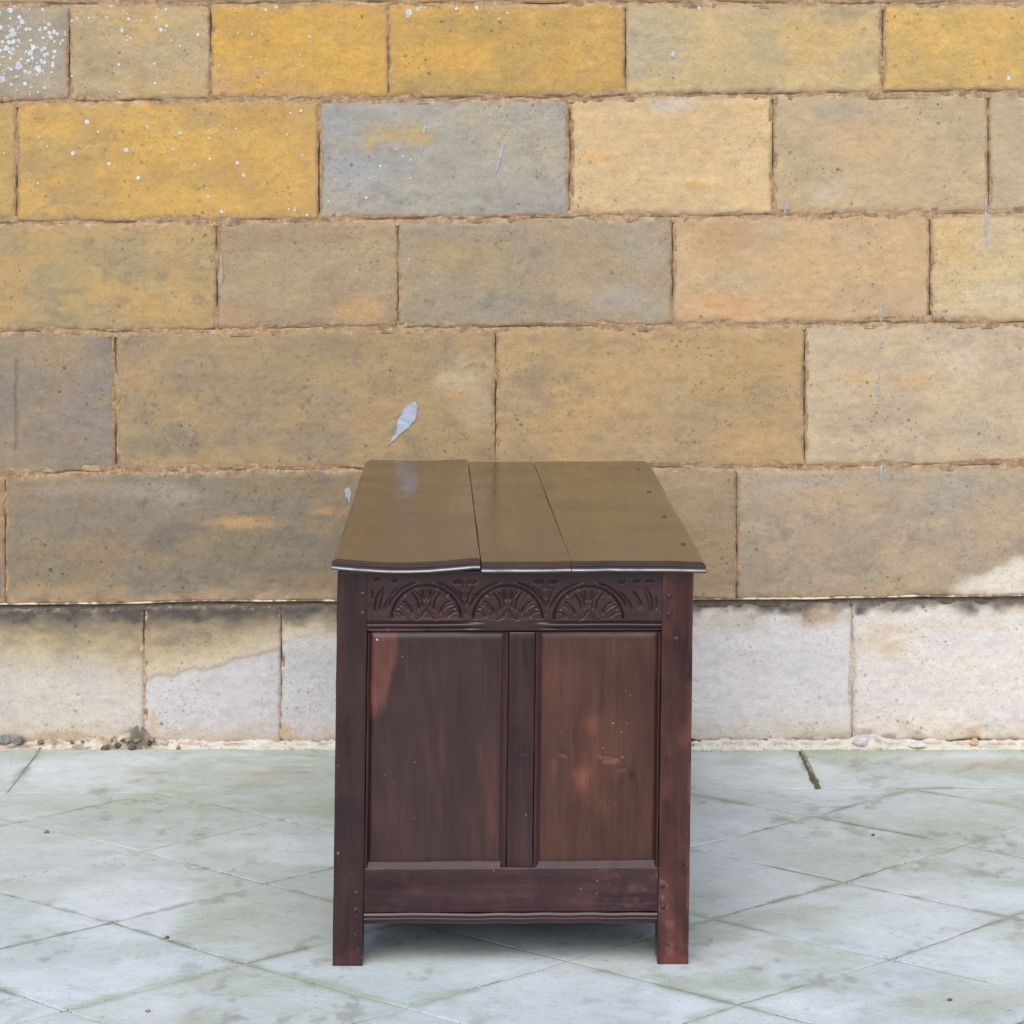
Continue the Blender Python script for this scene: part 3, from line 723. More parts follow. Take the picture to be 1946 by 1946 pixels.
# lichen dots, bird splashes, lime runs
rl = random.Random(8)
dots = []
def lich(l, r, t, b, n, lo, hi):
    for _ in range(n):
        dots.append((rl.uniform(l, r), rl.uniform(t, b), lo + (hi - lo) * rl.random() ** 2.6))
for _ in range(330):
    x = rl.gauss(42, 45); y = rl.gauss(95, 48)
    if x < 126 and 10 < y < 180: dots.append((x, y, 1.0 + 4.8 * rl.random() ** 2.2))
for (x, y, r) in [(25, 65, 9), (12, 92, 8), (35, 128, 9), (5, 150, 7), (58, 100, 7), (42, 42, 6), (70, 130, 6), (85, 118, 5), (20, 20, 6)]: dots.append((x, y, r))
lich(135, 395, 12, 60, 42, .9, 4.2); lich(135, 395, 60, 180, 30, .8, 3.4)
lich(402, 735, 12, 175, 55, .7, 3.2); lich(745, 1000, 12, 40, 9, 1, 4.5); lich(745, 1180, 30, 170, 16, .6, 1.6)
lich(36, 600, 200, 410, 75, .7, 3.8); lich(0, 30, 200, 400, 8, .8, 2.6)
lich(612, 800, 280, 392, 34, .6, 2.6); lich(612, 1080, 190, 398, 22, .5, 1.4)
lich(0, 410, 430, 615, 12, .5, 1.4); lich(760, 900, 440, 540, 12, .5, 1.8); lich(500, 560, 885, 898, 10, 1, 3); lich(220, 1100, 640, 870, 24, .5, 1.3); lich(10, 640, 920, 1120, 24, .5, 1.3)
dots += [(232, 58, 5), (306, 57, 4.8), (376, 66, 4), (295, 158, 3.6), (588, 70, 4), (525, 14, 4.5), (505, 19, 3.6), (165, 232, 6), (240, 285, 6), (280, 241, 4.3), (342, 253, 5.5), (207, 311, 4.2), (263, 338, 5), (451, 310, 4.2), (463, 333, 5), (572, 211, 4), (139, 291, 5), (75, 261, 3.6), (778, 24, 7.5), (794, 18, 5), (775, 30, 5), (867, 17, 3.6), (906, 15, 4.5), (722, 316, 3.4), (696, 376, 3.6), (1328, 14, 5), (1279, 104, 5.5), (1917, 149, 5.2), (552, 215, 2.5)]
LV = []; LF = []; LC = []
def dome(px, py, rad, dark=1.0):
    dep = face_depth(px, py) + rl.uniform(-.0003, .0004)
    b = len(LV); k = 9 if rad > 2 else 6
    cx, cz = float(wx(px)), float(wz(py)); R = rad * KW * .92
    LV.append((cx, -dep - .0008, cz))
    rads = []
    for i in range(k):
        a = 2 * math.pi * i / k
        rr = R * rl.uniform(.72, 1.15)
        rads.append(rr)
        LV.append((cx + rr * .8 * math.cos(a), -dep - .0008, cz + rr * .8 * math.sin(a)))
    for i in range(k):
        a = 2 * math.pi * i / k
        LV.append((cx + rads[i] * math.cos(a), -dep + .0004, cz + rads[i] * math.sin(a)))
    w = rl.uniform(.75, 1.0)
    for i in range(2 * k + 1): LC.append(lin((232, 236, 238)) * w * dark)
    for i in range(k):
        j = (i + 1) % k
        LF.append([b, b + 1 + i, b + 1 + j][::-1])
        LF.append([b + 1 + i, b + 1 + k + i, b + 1 + k + j, b + 1 + j][::-1])
for d in dots:
    dome(*d)
lo = add('lichen_spots', make_mesh('lichen_spots', np.array(LV), LF, np.array(LC) * .66, smooth=False), M_CRUST, wall)
lo['kind'] = 'stuff'

def splash(name, outline, dep_off=.0012, hole=None, col=(206, 218, 236), seed=1):
    """raised crust with an irregular outline given on the wall face"""
    pts = []
    for i in range(len(outline)):
        a = outline[i]; b = outline[(i + 1) % len(outline)]
        L = math.hypot(b[0] - a[0], b[1] - a[1]); n = max(1, int(L / 3))
        for j in range(n):
            t = j / n
            pts.append((a[0] + (b[0] - a[0]) * t + rl.uniform(-.7, .7), a[1] + (b[1] - a[1]) * t + rl.uniform(-.7, .7)))
    bm = bmesh.new()
    vs = [bm.verts.new((float(wx(x)), -face_depth(x, y) - dep_off, float(wz(y)))) for x, y in pts]
    f = bm.faces.new(vs)
    bm.normal_update()
    if f.normal.y > 0: f.normal_flip()
    r = bmesh.ops.extrude_face_region(bm, geom=[f])
    for v in [g for g in r['geom'] if isinstance(g, bmesh.types.BMVert)]: v.co.y -= .0008
    for v in vs: v.co.y += .004
    bmesh.ops.triangulate(bm, faces=bm.faces[:])
    V = np.array([v.co[:] for v in bm.verts]); bm.verts.index_update(); F = [[v.index for v in f.verts] for f in bm.faces]
    bm.free()
    n = fbm(V[:, 0] * 160 + seed, V[:, 2] * 300, 3, seed)
    add(name, make_mesh(name, V, F, (lin(col) * .50)[None] * (.80 + .4 * n)[:, None], smooth=False), M_CRUST, wall)
splash('bird_splash', [(783, 764), (790, 763), (793, 770), (792, 786), (788, 800), (781, 806), (777, 813), (768, 818), (760, 824), (754, 832), (747, 838), (738, 846), (744, 834), (750, 825), (755, 815), (754, 806), (757, 796), (763, 789), (766, 780), (774, 771)])
splash('bird_splash', [(955, 270), (957, 276), (953, 296), (948, 316), (944, 325), (941, 332), (943, 318), (947, 303), (951, 288)])
splash('bird_splash', [(810, 230), (812, 232), (808, 250), (805, 254), (803, 252), (806, 242)])
splash('bird_splash', [(801, 280), (803, 282), (800, 292), (798, 291)])
splash('bird_splash', [(655, 930), (664, 925), (668, 938), (664, 956), (660, 945), (657, 950)], col=(200, 204, 206))
splash('lime_run', [(1872, 378), (1875, 378), (1876, 466), (1873, 468)])
splash('lime_run', [(1673, 578), (1675, 578), (1676, 612), (1672, 610)])
splash('lime_run', [(1672, 648), (1674, 648), (1673, 668), (1672, 668)])
splash('lime_run', [(1669, 712), (1671, 712), (1670, 752), (1668, 752)])
splash('lime_run', [(1673, 885), (1676, 884), (1675, 912), (1673, 912)])
splash('lime_run', [(1491, 380), (1493, 388), (1494, 405), (1490, 404)])
splash('lime_run', [(417, 470), (422, 490), (424, 530), (419, 545), (415, 535), (418, 510)], col=(205, 192, 170))

# ------------------------------------------------------------------ the paving
pav_bed = add('pavement', None or make_mesh('pavement', *rbox(-3.2, 3.2, 0.4, WY + .02, -.05, -.0017, r=.003, step=.2, amp=.0006)[:2], None), M_BED, centre=False)
me = pav_bed.data
ca = me.color_attributes['Col']
cc = np.ones((len(me.vertices), 4), np.float32); cc[:, :3] = lin((158, 162, 150)) * .85
ca.data.foreach_set('color', cc.ravel())
pav_bed['kind'] = 'structure'

LA = np.array([0.25805, -0.22298]); LB = np.array([-0.24534, -0.23494]); LO = np.array([-0.69942, 5.45613])
OFF = {(0, 0): (10, -2), (1, 0): (2, -3), (0, 1): (-3, 9), (1, 1): (-9, -4), (2, 1): (2, -6), (2, 2): (-11, -2), (3, 2): (6, 3), (3, 3): (6, 1), (3, -3): (14, 7), (3, -2): (-13, 0), (4, -2): (-6, -13), (4, -1): (-3, 7), (5, -1): (5, 0), (5, 0): (-7, 5), (5, 1): (7, -2)}
def lat(u, v):
    p = LO + LA * u + LB * v
    if (u, v) in OFF:
        p = p - np.array(OFF[(u, v)]) * .001
    return p

PG = lambda X, Y: (973 + X * FPX / Y, HORIZ + CAM_H * FPX / Y)
def floor_colour(X, Y, de, seed):
    C = np.ones(X.shape + (3,)) * lin((197, 203, 203))
    r = random.Random(seed)
    tint = r.choice([(192, 200, 202), (200, 203, 200), (190, 197, 192), (202, 206, 206), (186, 192, 188), (198, 200, 194)])
    C = mixc(C, lin(tint), np.full(X.shape, .4))
    big = fbm(X * 1.7 + 3, Y * 2.2, 4, 801)
    C = mixc(C, lin((172, 180, 164)), sstep(.45, .75, big) * .40)
    C = mixc(C, lin((190, 200, 210)), sstep(.5, .25, big) * .5)
    al = fbm(X * 6, Y * 9, 4, 805)
    C = mixc(C, lin((168, 178, 152)), sstep(.50, .72, al) * .45)
    C = mixc(C, lin((186, 172, 154)), sstep(.6, .8, fbm(X * 4 + 9, Y * 8, 4, 809)) * .35)
    C = mixc(C, lin((166, 172, 154)), sstep(.52, .66, fbm(X * 17, Y * 15, 4, 806)) * sstep(.35, .6, fbm(X * 3 + 7, Y * 3, 3, 807)) * .5)
    C = mixc(C, lin((150, 150, 138)), sstep(.64, .74, fbm(X * 38, Y * 24, 3, 808)) * sstep(.40, .6, fbm(X * 4 + 2, Y * 4, 3, 802)) * .6)
    C = mixc(C, lin((214, 219, 222)), sstep(.52, .70, fbm(X * 3.2 + 1, Y * 3.2, 4, 803)) * .6)
    st = fbm(X * 22 + Y * 5, Y * 26, 4, 811)
    C = C * (.93 + .14 * st)[..., None]
    C = C * (.95 + .10 * fbm(X * 40, Y * 60, 3, 812))[..., None]
    e = de + (fbm(X * 30, Y * 30, 3, 815) - .5) * .02
    g = sstep(.55, .75, fbm(X * 5 + 4, Y * 5, 3, 817))
    C = mixc(C, lin((140, 152, 116)), sstep(.022, .002, e) * g * .5)
    jn = sstep(.42, .66, fbm(X * 6, Y * 6, 3, 820))
    C = mixc(C, lin((136, 140, 126)), sstep(.005, .0, e) * .6 * jn)
    C = mixc(C, lin((104, 106, 94)), sstep(.0022, .0006, de) * (.03 + .5 * jn))
    # green damp band at the wall foot on the right, ochre stain on the left
    C = mixc(C, lin((164, 172, 132)), sstep(.10, .0, WY - Y + (fbm(X * 9, Y * 9, 3, 830) - .5) * .10) * np.where(X > .2, .8, .25))
    C = mixc(C, lin((176, 160, 134)), np.exp(-((X - 1.02) / .22) ** 2 - ((Y - 5.70) / .06) ** 2) * .6)
    C = mixc(C, lin((184, 152, 116)), np.exp(-((X + .52) / .05) ** 2 - ((Y - 5.62) / .02) ** 2) * .6)
    return np.clip(C * np.array([.79, .82, .835]), .01, .9)

def slab(corners, seed, fine):
    """corners counter-clockwise seen from above"""
    c = np.array(corners, float)
    ctr = c.mean(0)
    L1 = np.linalg.norm(c[1] - c[0]); L2 = np.linalg.norm(c[3] - c[0])
    st = .009 if fine else .06
    fe = [0, .0008, .002, .004]
    sx = edge_ticks(L1, st, fe) / L1; sy = edge_ticks(L2, st, fe) / L2
    s, t = np.meshgrid(sx, sy, indexing='ij')
    XY = (c[0] * ((1 - s) * (1 - t))[..., None] + c[1] * (s * (1 - t))[..., None] + c[2] * (s * t)[..., None] + c[3] * ((1 - s) * t)[..., None])
    # small irregular gap
    g = .0010
    shr = 1 - 2 * g / ((L1 + L2) / 2)
    XY = ctr + (XY - ctr) * shr
    wob = (fbm(XY[..., 0] * 22 + seed, XY[..., 1] * 22, 3, seed) - .5) * .0035
    ed = np.minimum(np.minimum(s, 1 - s) * L1, np.minimum(t, 1 - t) * L2)
    XY = XY + ((XY - ctr) / np.maximum(np.linalg.norm(XY - ctr, axis=-1), 1e-6)[..., None]) * (wob * np.exp(-(ed / .01) ** 2))[..., None]
    X, Y = XY[..., 0], XY[..., 1]
    r = random.Random(seed)
    z = r.uniform(-.0005, .0003) + (X - ctr[0]) * r.uniform(-.0018, .0018) + (Y - ctr[1]) * r.uniform(-.0018, .0018)
    z = z + (fbm(X * 8, Y * 8, 3, seed) - .5) * .002 + (fbm(X * 60, Y * 60, 3, seed + 1) - .5) * .0009
    z = z - .0010 * np.exp(-(ed / .0014) ** 2) - .0003 * np.exp(-(ed / .007) ** 2)
    C = floor_colour(X, Y, ed, seed)
    P = np.stack([X, Y, z], -1)
    V, F, CC = grid_block(P, (0, 0, -.035), C)
    add('paving_slab', make_mesh('paving_slab', V, F, CC), M_SLAB, pav_bed)

def infield(cs):
    c = np.array(cs)
    px = 973 + c[:, 0] * FPX / c[:, 1]
    py = HORIZ + CAM_H * FPX / c[:, 1]
    return px.max() > -80 and px.min() < 2030 and py.min() < 2050
k = 0
for i in range(-16, 26):
    for j in range(-22, 26):
        if i + j < -1: continue
        if i + j == -1:
            l = lat(i, j + 1); r_ = lat(i + 1, j); b = lat(i + 1, j + 1)
            cs = [l, b, r_, (l + r_) / 2]
        else:
            cs = [lat(i, j), lat(i, j + 1), lat(i + 1, j + 1), lat(i + 1, j)]
        ctr = np.mean(cs, 0)
        if abs(ctr[0]) > 2.1 or ctr[1] < 2.6: continue
        k += 1
        slab(cs, 900 + k * 3, infield(cs))
# long border slabs against the wall
bxs = [-2.2, -1.62, float((49 - 973) * 5.66 / FPX), .10, float((1538 - 973) * 5.66 / FPX), 1.30, 2.2]
def by(x): return LO[1] + (x - LO[0]) * .0238 + .0
for q in range(len(bxs) - 1):
    a, b = bxs[q], bxs[q + 1]
    w = .004 if abs(b - .61) < .03 else 0
    w0 = .004 if abs(a - .61) < .03 else 0
    cs = [(a + w0, by(a) + .001), (b - w, by(b) + .001), (b - w, WY + .004), (a + w0, WY + .004)]
    slab(cs, 5000 + q, b > -1.3 and a < 1.3)

# moss and dirt in the joints
def moss():
    rm = random.Random(4)
    V = []; F = []; C = []
    def tuft(x, y, r, h, col):
        b = len(V); k = 6
        V.append((x, y, h))
        for i in range(k):
            a = 2 * math.pi * i / k
            rr = r * rm.uniform(.6, 1.3)
            V.append((x + rr * math.cos(a), y + rr * math.sin(a), -.004))
        for i in range(k): F.append([b, b + 1 + i, b + 1 + (i + 1) % k])
        w = rm.uniform(.7, 1.2)
        for i in range(k + 1): C.append(lin(col) * w * .75)
    green = (122, 134, 88); brown = (112, 106, 86)
    def along(p, q, n, r, h, col, spread):
        for _ in range(n):
            t = rm.random()
            tuft(p[0] + (q[0] - p[0]) * t + rm.gauss(0, spread), p[1] + (q[1] - p[1]) * t + rm.gauss(0, spread), r * rm.uniform(.5, 1.4), h * rm.uniform(.3, 1.3), col)
    # open perpend in the border course
    along((.612, by(.61)), (.612, WY - .03), 190, .0035, .0025, brown, .0018)
    along((.612, by(.61)), (.612, by(.61) + .12), 90, .005, .005, brown, .003)
    for (u, v), n in (((2, 1), 80), ((1, 1), 26), ((1, 0), 30), ((2, 2), 44), ((3, 3), 60), ((3, 2), 30), ((4, -1), 40), ((5, 0), 90), ((0, 1), 34), ((3, -2), 22)):
        p = lat(u, v)
        for _ in range(n): tuft(p[0] + rm.gauss(0, .013), p[1] + rm.gauss(0, .011), rm.uniform(.001, .0026), rm.uniform(.0002, .0011), green)
    for i in range(-6, 8):
        for j in range(-6, 8):
            if i + j < 0: continue
            p = lat(i, j)
            if abs(p[0]) > 1.3 or p[1] < 3.6: continue
            for q in (lat(i + 1, j), lat(i, j + 1)):
                n = rm.choice([0, 6, 14, 30])
                t0 = rm.random() * .6; t1 = min(1, t0 + rm.uniform(.2, .7))
                pa = p + (q - p) * t0; pb = p + (q - p) * t1
                along(pa, pb, n, .0016, .0007, rm.choice([green, brown, (104, 104, 92)]), .0012)
    # dust line at the foot of the wall
    along((-1.4, WY - .03), (1.4, WY - .03), 260, .003, .002, (150, 138, 116), .008)
    o = add('joint_moss', make_mesh('joint_moss', np.array(V), F, np.array(C)), M_BED)
    o['kind'] = 'stuff'
    o['label'] = 'green moss and dirt growing in the joints of the paving'
    o['category'] = 'moss'
moss()

# loose crumbs on the paving
for i, (px, py, r, col, lab) in enumerate([(89, 1583, .005, (128, 104, 66), 'small brown crumb lying on the pale slab left of the chest near the wall'), (281, 1923, .0045, (170, 138, 104), 'tan pebble on the foremost paving slab left of the chest'), (318, 1783, .004, (104, 100, 74), 'dark greenish crumb beside a slab joint left of the chest'), (1805, 1902, .0042, (104, 104, 74), 'dark crumb on the foremost paving slab right of the chest'), (1659, 1588, .004, (96, 96, 90), 'small dark grey chip on the paving right of the chest')]):
    Y = FPX * CAM_H / (py - HORIZ); X = (px - 973) * Y / FPX
    o = add('pebble', chunk_mesh(r, r * .8, r * .7, 70 + i, col, 2), M_MORTAR, centre=False, pos=(X, Y, .0))
    o['label'] = lab; o['category'] = 'pebble'; o['group'] = 'loose crumbs on the paving'

# ------------------------------------------------------------------ the oak chest
YAW = math.radians(0.9)
chest = thing('oak_chest', 'old dark oak panelled chest with carved lunette frieze standing end-on to the wall', 'chest', (-.2824, 4.300, 0.0), YAW)
SH = .0128
BW = .5604; BL = 1.325; BT = .621
def shear(V):
    V = np.array(V, float); V[:, 0] += SH * V[:, 2]; return V
def part(name, V, F, mat, cols=None, parent=chest, smooth=True):
    return add(name, make_mesh(name, shear(V), F, cols, smooth), mat, parent)
def cx_(px): return (px - 632.0) / 1200.0            # picture column on the end face to chest x
def cz_(py): return (1823.0 - py) / 1200.0

def wear(V, low=(1.6, 1.25, 1.05), seed=0):
    """bare rubbed wood toward the very foot and along some edges"""
    n = fbm(V[:, 0] * 60 + seed, V[:, 2] * 60 + V[:, 1] * 40, 3, seed)
    C = np.ones((len(V), 3))
    w = sstep(.03, .0, V[:, 2] + (n - .5) * .05)
    return C * (1 - w[:, None]) + np.array(low) * w[:, None]

# corner stiles that run down into the legs
for (x0, x1, y0, y1, sd) in ((0, .0475, 0, .062, 1), (BW - .049, BW, 0, .062, 2), (0, .0475, BL - .062, BL, 3), (BW - .049, BW, BL - .062, BL, 4)):
    V, F = rbox(x0, x1, y0, y1, 0, BT, r=.0013, step=(.005 if y0 == 0 else .02), amp=.0004, seed=sd)
    C = wear(V, (2.0, 1.9, 1.8) if sd == 2 else (2.0, 1.7, 1.5), sd)
    if sd == 2:
        n = fbm(V[:, 0] * 40, V[:, 2] * 22, 4, 5)
        C *= (1 + .9 * sstep(.5, .75, n))[:, None] * np.array([1.12, 1.0, .92])
        C *= np.array([1.22, 1.16, .92])
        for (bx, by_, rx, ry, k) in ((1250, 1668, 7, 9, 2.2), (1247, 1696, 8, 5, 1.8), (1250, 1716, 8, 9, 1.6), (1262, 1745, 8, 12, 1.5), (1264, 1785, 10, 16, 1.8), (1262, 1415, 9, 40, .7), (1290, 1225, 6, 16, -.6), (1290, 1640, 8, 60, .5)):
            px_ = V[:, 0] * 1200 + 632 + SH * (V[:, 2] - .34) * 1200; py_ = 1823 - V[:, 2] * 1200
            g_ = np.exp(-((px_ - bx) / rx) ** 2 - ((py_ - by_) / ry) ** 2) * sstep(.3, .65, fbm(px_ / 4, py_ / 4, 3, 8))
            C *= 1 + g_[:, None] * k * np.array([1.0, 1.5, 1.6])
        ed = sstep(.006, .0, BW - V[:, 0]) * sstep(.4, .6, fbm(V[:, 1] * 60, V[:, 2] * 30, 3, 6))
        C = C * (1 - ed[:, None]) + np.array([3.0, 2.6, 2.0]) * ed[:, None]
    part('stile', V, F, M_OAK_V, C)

# carved top rail of the end, as real relief
def poly_dist(px, py, pts):
    best = np.full(px.shape, 1e9)
    tt = np.zeros(px.shape)
    tot = sum(math.hypot(pts[i + 1][0] - pts[i][0], pts[i + 1][1] - pts[i][1]) for i in range(len(pts) - 1)); acc = 0
    for i in range(len(pts) - 1):
        ax, ay = pts[i]; bx, by_ = pts[i + 1]
        dx, dy = bx - ax, by_ - ay; L = math.hypot(dx, dy)
        t = np.clip(((px - ax) * dx + (py - ay) * dy) / (L * L), 0, 1)
        d = np.hypot(px - ax - dx * t, py - ay - dy * t)
        m = d < best
        best = np.where(m, d, best); tt = np.where(m, (acc + t * L) / tot, tt)
        acc += L
    return best, tt
def smooth_pts(p, n=3):
    p = [np.array(q, float) for q in p]
    for _ in range(n):
        q = [p[0]]
        for i in range(len(p) - 1):
            q += [p[i] * .75 + p[i + 1] * .25, p[i] * .25 + p[i + 1] * .75]
        p = q + [p[-1]]
    return [tuple(a) for a in p]
GR = []      # grooves: points in source picture pixels, half width, depth in mm, taper at both ends
def Z6(pts): return [(680 + x / 6.0375, 1080 + y / 6.0375) for x, y in pts]
def Z7(pts): return [(980 + x / 5.682, 1080 + y / 5.682) for x, y in pts]
def gro(pts, w, d, taper=True): GR.append((smooth_pts(pts), w * 1.15, d, taper))
for ci, (cxp, by0) in enumerate(((809.7, 1177.5), (964.8, 1178.5), (1118.5, 1180.0))):
    el = lambda rx, ry, a0, a1: [(cxp + rx * math.cos(math.radians(a)), by0 - ry * math.sin(math.radians(a))) for a in np.linspace(a0, a1, 17)]
    gro(el(66, 64, 178, 2), 2.0, 3.4, False)
    gro(el(77, 71.5, 172, 98), 2.0, 2.8)
    gro(el(77, 71.5, 82, 10), 2.0, 2.8)
    if ci == 0: gro(el(84, 72, 172, 128), 1.5, 2.0)
    if ci == 2: gro(el(86, 73, 52, 8), 1.7, 2.2)
    for sg in (1, -1):
        m = lambda pts: [(cxp + sg * (x - 783) / 6.0375, by0 + (y - 590) / 6.0375) for x, y in pts]
        gro(m([(742, 235), (738, 290), (750, 350), (772, 395)]), 2.3, 2.2)
        gro(m([(772, 250), (776, 330), (783, 380)]), .9, 1.0)
        gro(m([(590, 268), (660, 330), (700, 420), (688, 520)]), 1.9, 2.5)
        gro(m([(640, 255), (715, 320), (742, 400), (735, 500)]), 1.8, 2.0)
        gro(m([(478, 375), (555, 405), (612, 470), (627, 560)]), 1.9, 2.5)
        gro(m([(455, 420), (535, 440), (585, 500)]), 1.4, 1.6)
        gro(m([(405, 505), (480, 510), (545, 575)]), 1.7, 2.2)
        gro(m([(783, 455), (765, 530), (700, 590), (630, 600)]), 1.4, 1.7)
        gro(m([(790, 470), (815, 520), (848, 585)]), 1.7, 1.9)
        for (ax, ay) in ((535, 310), (455, 460), (660, 235)):
            gro(m([(ax - 16, ay + 10), (ax + 22, ay - 6)]), 2.6, 1.8)
for (ox,) in ((0,), (154.5,)):
    m = lambda pts: [(680 + x / 6.0375 + ox, 1080 + y / 6.0375) for x, y in pts]
    gro(m([(1085, 180), (1130, 158), (1175, 160), (1212, 185)]), 2.8, 2.6)
    gro(m([(1245, 180), (1290, 160), (1330, 163), (1365, 175)]), 2.8, 2.6)
    gro(m([(1195, 260), (1205, 200), (1225, 170)]), 1.2, 1.5); gro(m([(1250, 260), (1245, 210), (1228, 170)]), 1.2, 1.5)
    gro(m([(1050, 200), (1120, 260), (1175, 330), (1205, 430)]), 1.7, 2.2)
    gro(m([(1360, 195), (1300, 260), (1255, 350), (1243, 470)]), 1.7, 2.2)
    gro(m([(1130, 220), (1185, 290), (1215, 380)]), 1.1, 1.3); gro(m([(1310, 210), (1250, 300), (1230, 380)]), 1.1, 1.3)
    gro(m([(1222, 400), (1222, 560)]), 1.2, 1.2)
for p, w, d in (([(202, 560), (190, 430), (225, 310), (330, 180)], 1.9, 2.4), ([(240, 540), (255, 400), (310, 230)], 1.7, 2.0), ([(172, 380), (163, 300), (166, 235)], 1.7, 2.0), ([(290, 560), (320, 420), (385, 310), (480, 205)], 1.7, 2.2)):
    gro(Z6(p), w, d)
for p in ([(180, 138), (215, 128), (255, 136)], [(380, 156), (420, 146), (462, 152)]): gro(Z6(p), 2.6, 2.2)
for p, w, d in (([(1250, 240), (1325, 330), (1372, 460)], 2.3, 2.4), ([(1380, 190), (1455, 290), (1482, 400), (1462, 545)], 1.8, 2.2), ([(1370, 220), (1420, 320), (1445, 440), (1450, 540)], 1.3, 1.6), ([(1515, 300), (1525, 400), (1518, 470)], 1.5, 1.8), ([(1290, 300), (1330, 400), (1340, 470)], 1.2, 1.4)):
    gro(Z7(p), w, d)
for p in ([(1108, 166), (1150, 158), (1195, 164)], [(1262, 160), (1305, 152), (1350, 156)], [(1400, 152), (1450, 150), (1500, 158)]): gro(Z7(p), 2.4, 2.2)

def top_rail():
    x0, x1 = .0474, BW - .0489
    z0, z1 = .5245, BT
    xs = np.linspace(x0, x1, 640); zs = np.concatenate([np.linspace(z0, .538, 18)[:-1], np.linspace(.538, .612, 112), np.linspace(.612, z1, 8)[1:]])
    X, Z = np.meshgrid(xs, zs, indexing='ij')
    sx = (X + SH * Z - .0) * 1
    # chest coordinates back to the measuring grid of the carving
    px = (X * 1200 + 632 + (Z - .35) * 0 + SH * (Z - .34) * 1200 * 1.0) * 1.00725
    py = (1823 - Z * 1200) * 1.00725
    dep = np.zeros(X.shape)
    for pts, w, d, taper in GR:
        xsb = [p[0] for p in pts]; ysb = [p[1] for p in pts]
        i0 = np.searchsorted(px[:, 0], min(xsb) - 8); i1 = np.searchsorted(px[:, 0], max(xsb) + 8)
        if i1 <= i0: continue
        dd, tt = poly_dist(px[i0:i1], py[i0:i1], pts)
        ww = w * (np.clip(np.minimum(tt, 1 - tt) * 5, .25, 1) if taper else 1.0)
        # V-tool cut, one steep flank
        g = np.clip(1 - (dd / (ww * 1.25)) ** 1.3, 0, 1) * d * np.where(ww < w, ww / w, 1)
        dep[i0:i1] = np.maximum(dep[i0:i1], g)
    # ground of the lunettes slightly sunk
    for cxp, by0 in ((809.7, 1177.5), (964.8, 1178.5), (1118.5, 1180.0)):
        rr = np.sqrt(((px - cxp) / 66) ** 2 + ((py - by0) / 64) ** 2)
        dep = np.maximum(dep, sstep(1.0, .93, rr) * (py < by0 + 2) * sstep(by0 + 3, by0 - 3, py) * (.15 + .3 * fbm(px / 9, py / 9, 2, 3)))
    tool = (fbm(px / 3.0, py / 3.0, 2, 12) - .5) * .25
    inc = (dep > .1)
    dep = dep + tool * inc
    y = dep * .0012 + .0003 + (fbm(X * 30, Z * 30, 3, 44) - .5) * .0008
    # run-out moulding below the frieze: bead between two quirks, fading before the muntin
    xm = (px / 1.00725)
    fade = np.maximum(sstep(925, 850, xm), sstep(1000, 1070, xm))
    zz = Z + (fbm(X * 12, X * 0, 2, 9) - .5) * .0012
    zc = .5348
    bead = np.exp(-((zz - zc) / .0024) ** 4)
    q = np.exp(-((zz - (zc + .0046)) / .0014) ** 2) + np.exp(-((zz - (zc - .0046)) / .0016) ** 2)
    y = y + fade * (.0042 * q - .0012 * bead + .0030 * sstep(zc - .004, zc - .006, zz))
    y = y + sstep(.5275, z0, Z) * .003
    rub = (1 + 2.6 * sstep(900, 780, xm) * np.exp(-((zz - .5268) / .0026) ** 2) * sstep(.35, .55, fbm(X * 50, Z * 20, 2, 77)))
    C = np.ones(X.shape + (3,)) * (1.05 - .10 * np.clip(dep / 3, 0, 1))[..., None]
    C = C * (rub[..., None] ** np.array([1.0, .95, .85]))
    P = np.stack([X, y, Z], -1)
    V, F, CC = grid_block(P[:, ::-1], (0, .026, 0), C[:, ::-1])
    part('carved_rail', V, F[:-1] + [F[-1]], M_OAK_X, CC)
top_rail()

# bottom rail of the end with its moulded lower edge
V, F = rbox(.0478, BW - .0493, .0008, .026, .0835, .1535, r=.0015, step=.004, amp=.0003, seed=21)
C = np.ones((len(V), 3)) * 1.12
n = fbm(V[:, 0] * 30, V[:, 2] * 40, 3, 9)
C *= (1 + .5 * sstep(.55, .75, n))[:, None]
sc_ = sstep(.60, .70, fbm(V[:, 0] * 90, V[:, 2] * 160, 3, 19)) * sstep(.36, .50, V[:, 0])
C *= 1 + sc_[:, None] * np.array([1.0, 1.4, 1.5])
part('bottom_rail', V, F, M_OAK_X, C)
prof = [(.0, .0), (-.0035, -.001), (-.0050, -.004), (-.0035, -.0075), (-.0005, -.0085), (-.0015, -.0105), (.0005, -.016), (.005, -.0195), (.022, -.0195), (.022, 0)]
V, F = sweep(prof, (.0484, .0035, .0832), (BW - .0500, .0035, .0832), (0, 1, 0), (0, 0, 1), 90, .0009, 3)
C = np.ones((len(V), 3)) * 1.2
w = sstep(.068, .063, V[:, 2] + (fbm(V[:, 0] * 50, V[:, 2] * 3, 3, 4) - .5) * .004)
C = C * (1 - w[:, None]) + np.array([2.4, 2.1, 1.8]) * w[:, None]
part('moulding', V, F, M_OAK_X, C, smooth=False)
# chamfer run along the top of the bottom rail below each panel
for a, b, sd in ((.0495, .2622, 5), (.3155, .5100, 6)):
    prof = [(0, 0), (.0085, .0085), (.014, .0085), (.014, 0)]
    V, F = sweep(prof, (a, .0014, .1533), (b, .0014, .1533), (0, 1, 0), (0, 0, 1), 40, .0004, sd)
    part('chamfer', V, F, M_OAK_X, np.ones((len(V), 3)) * 1.1, smooth=False)

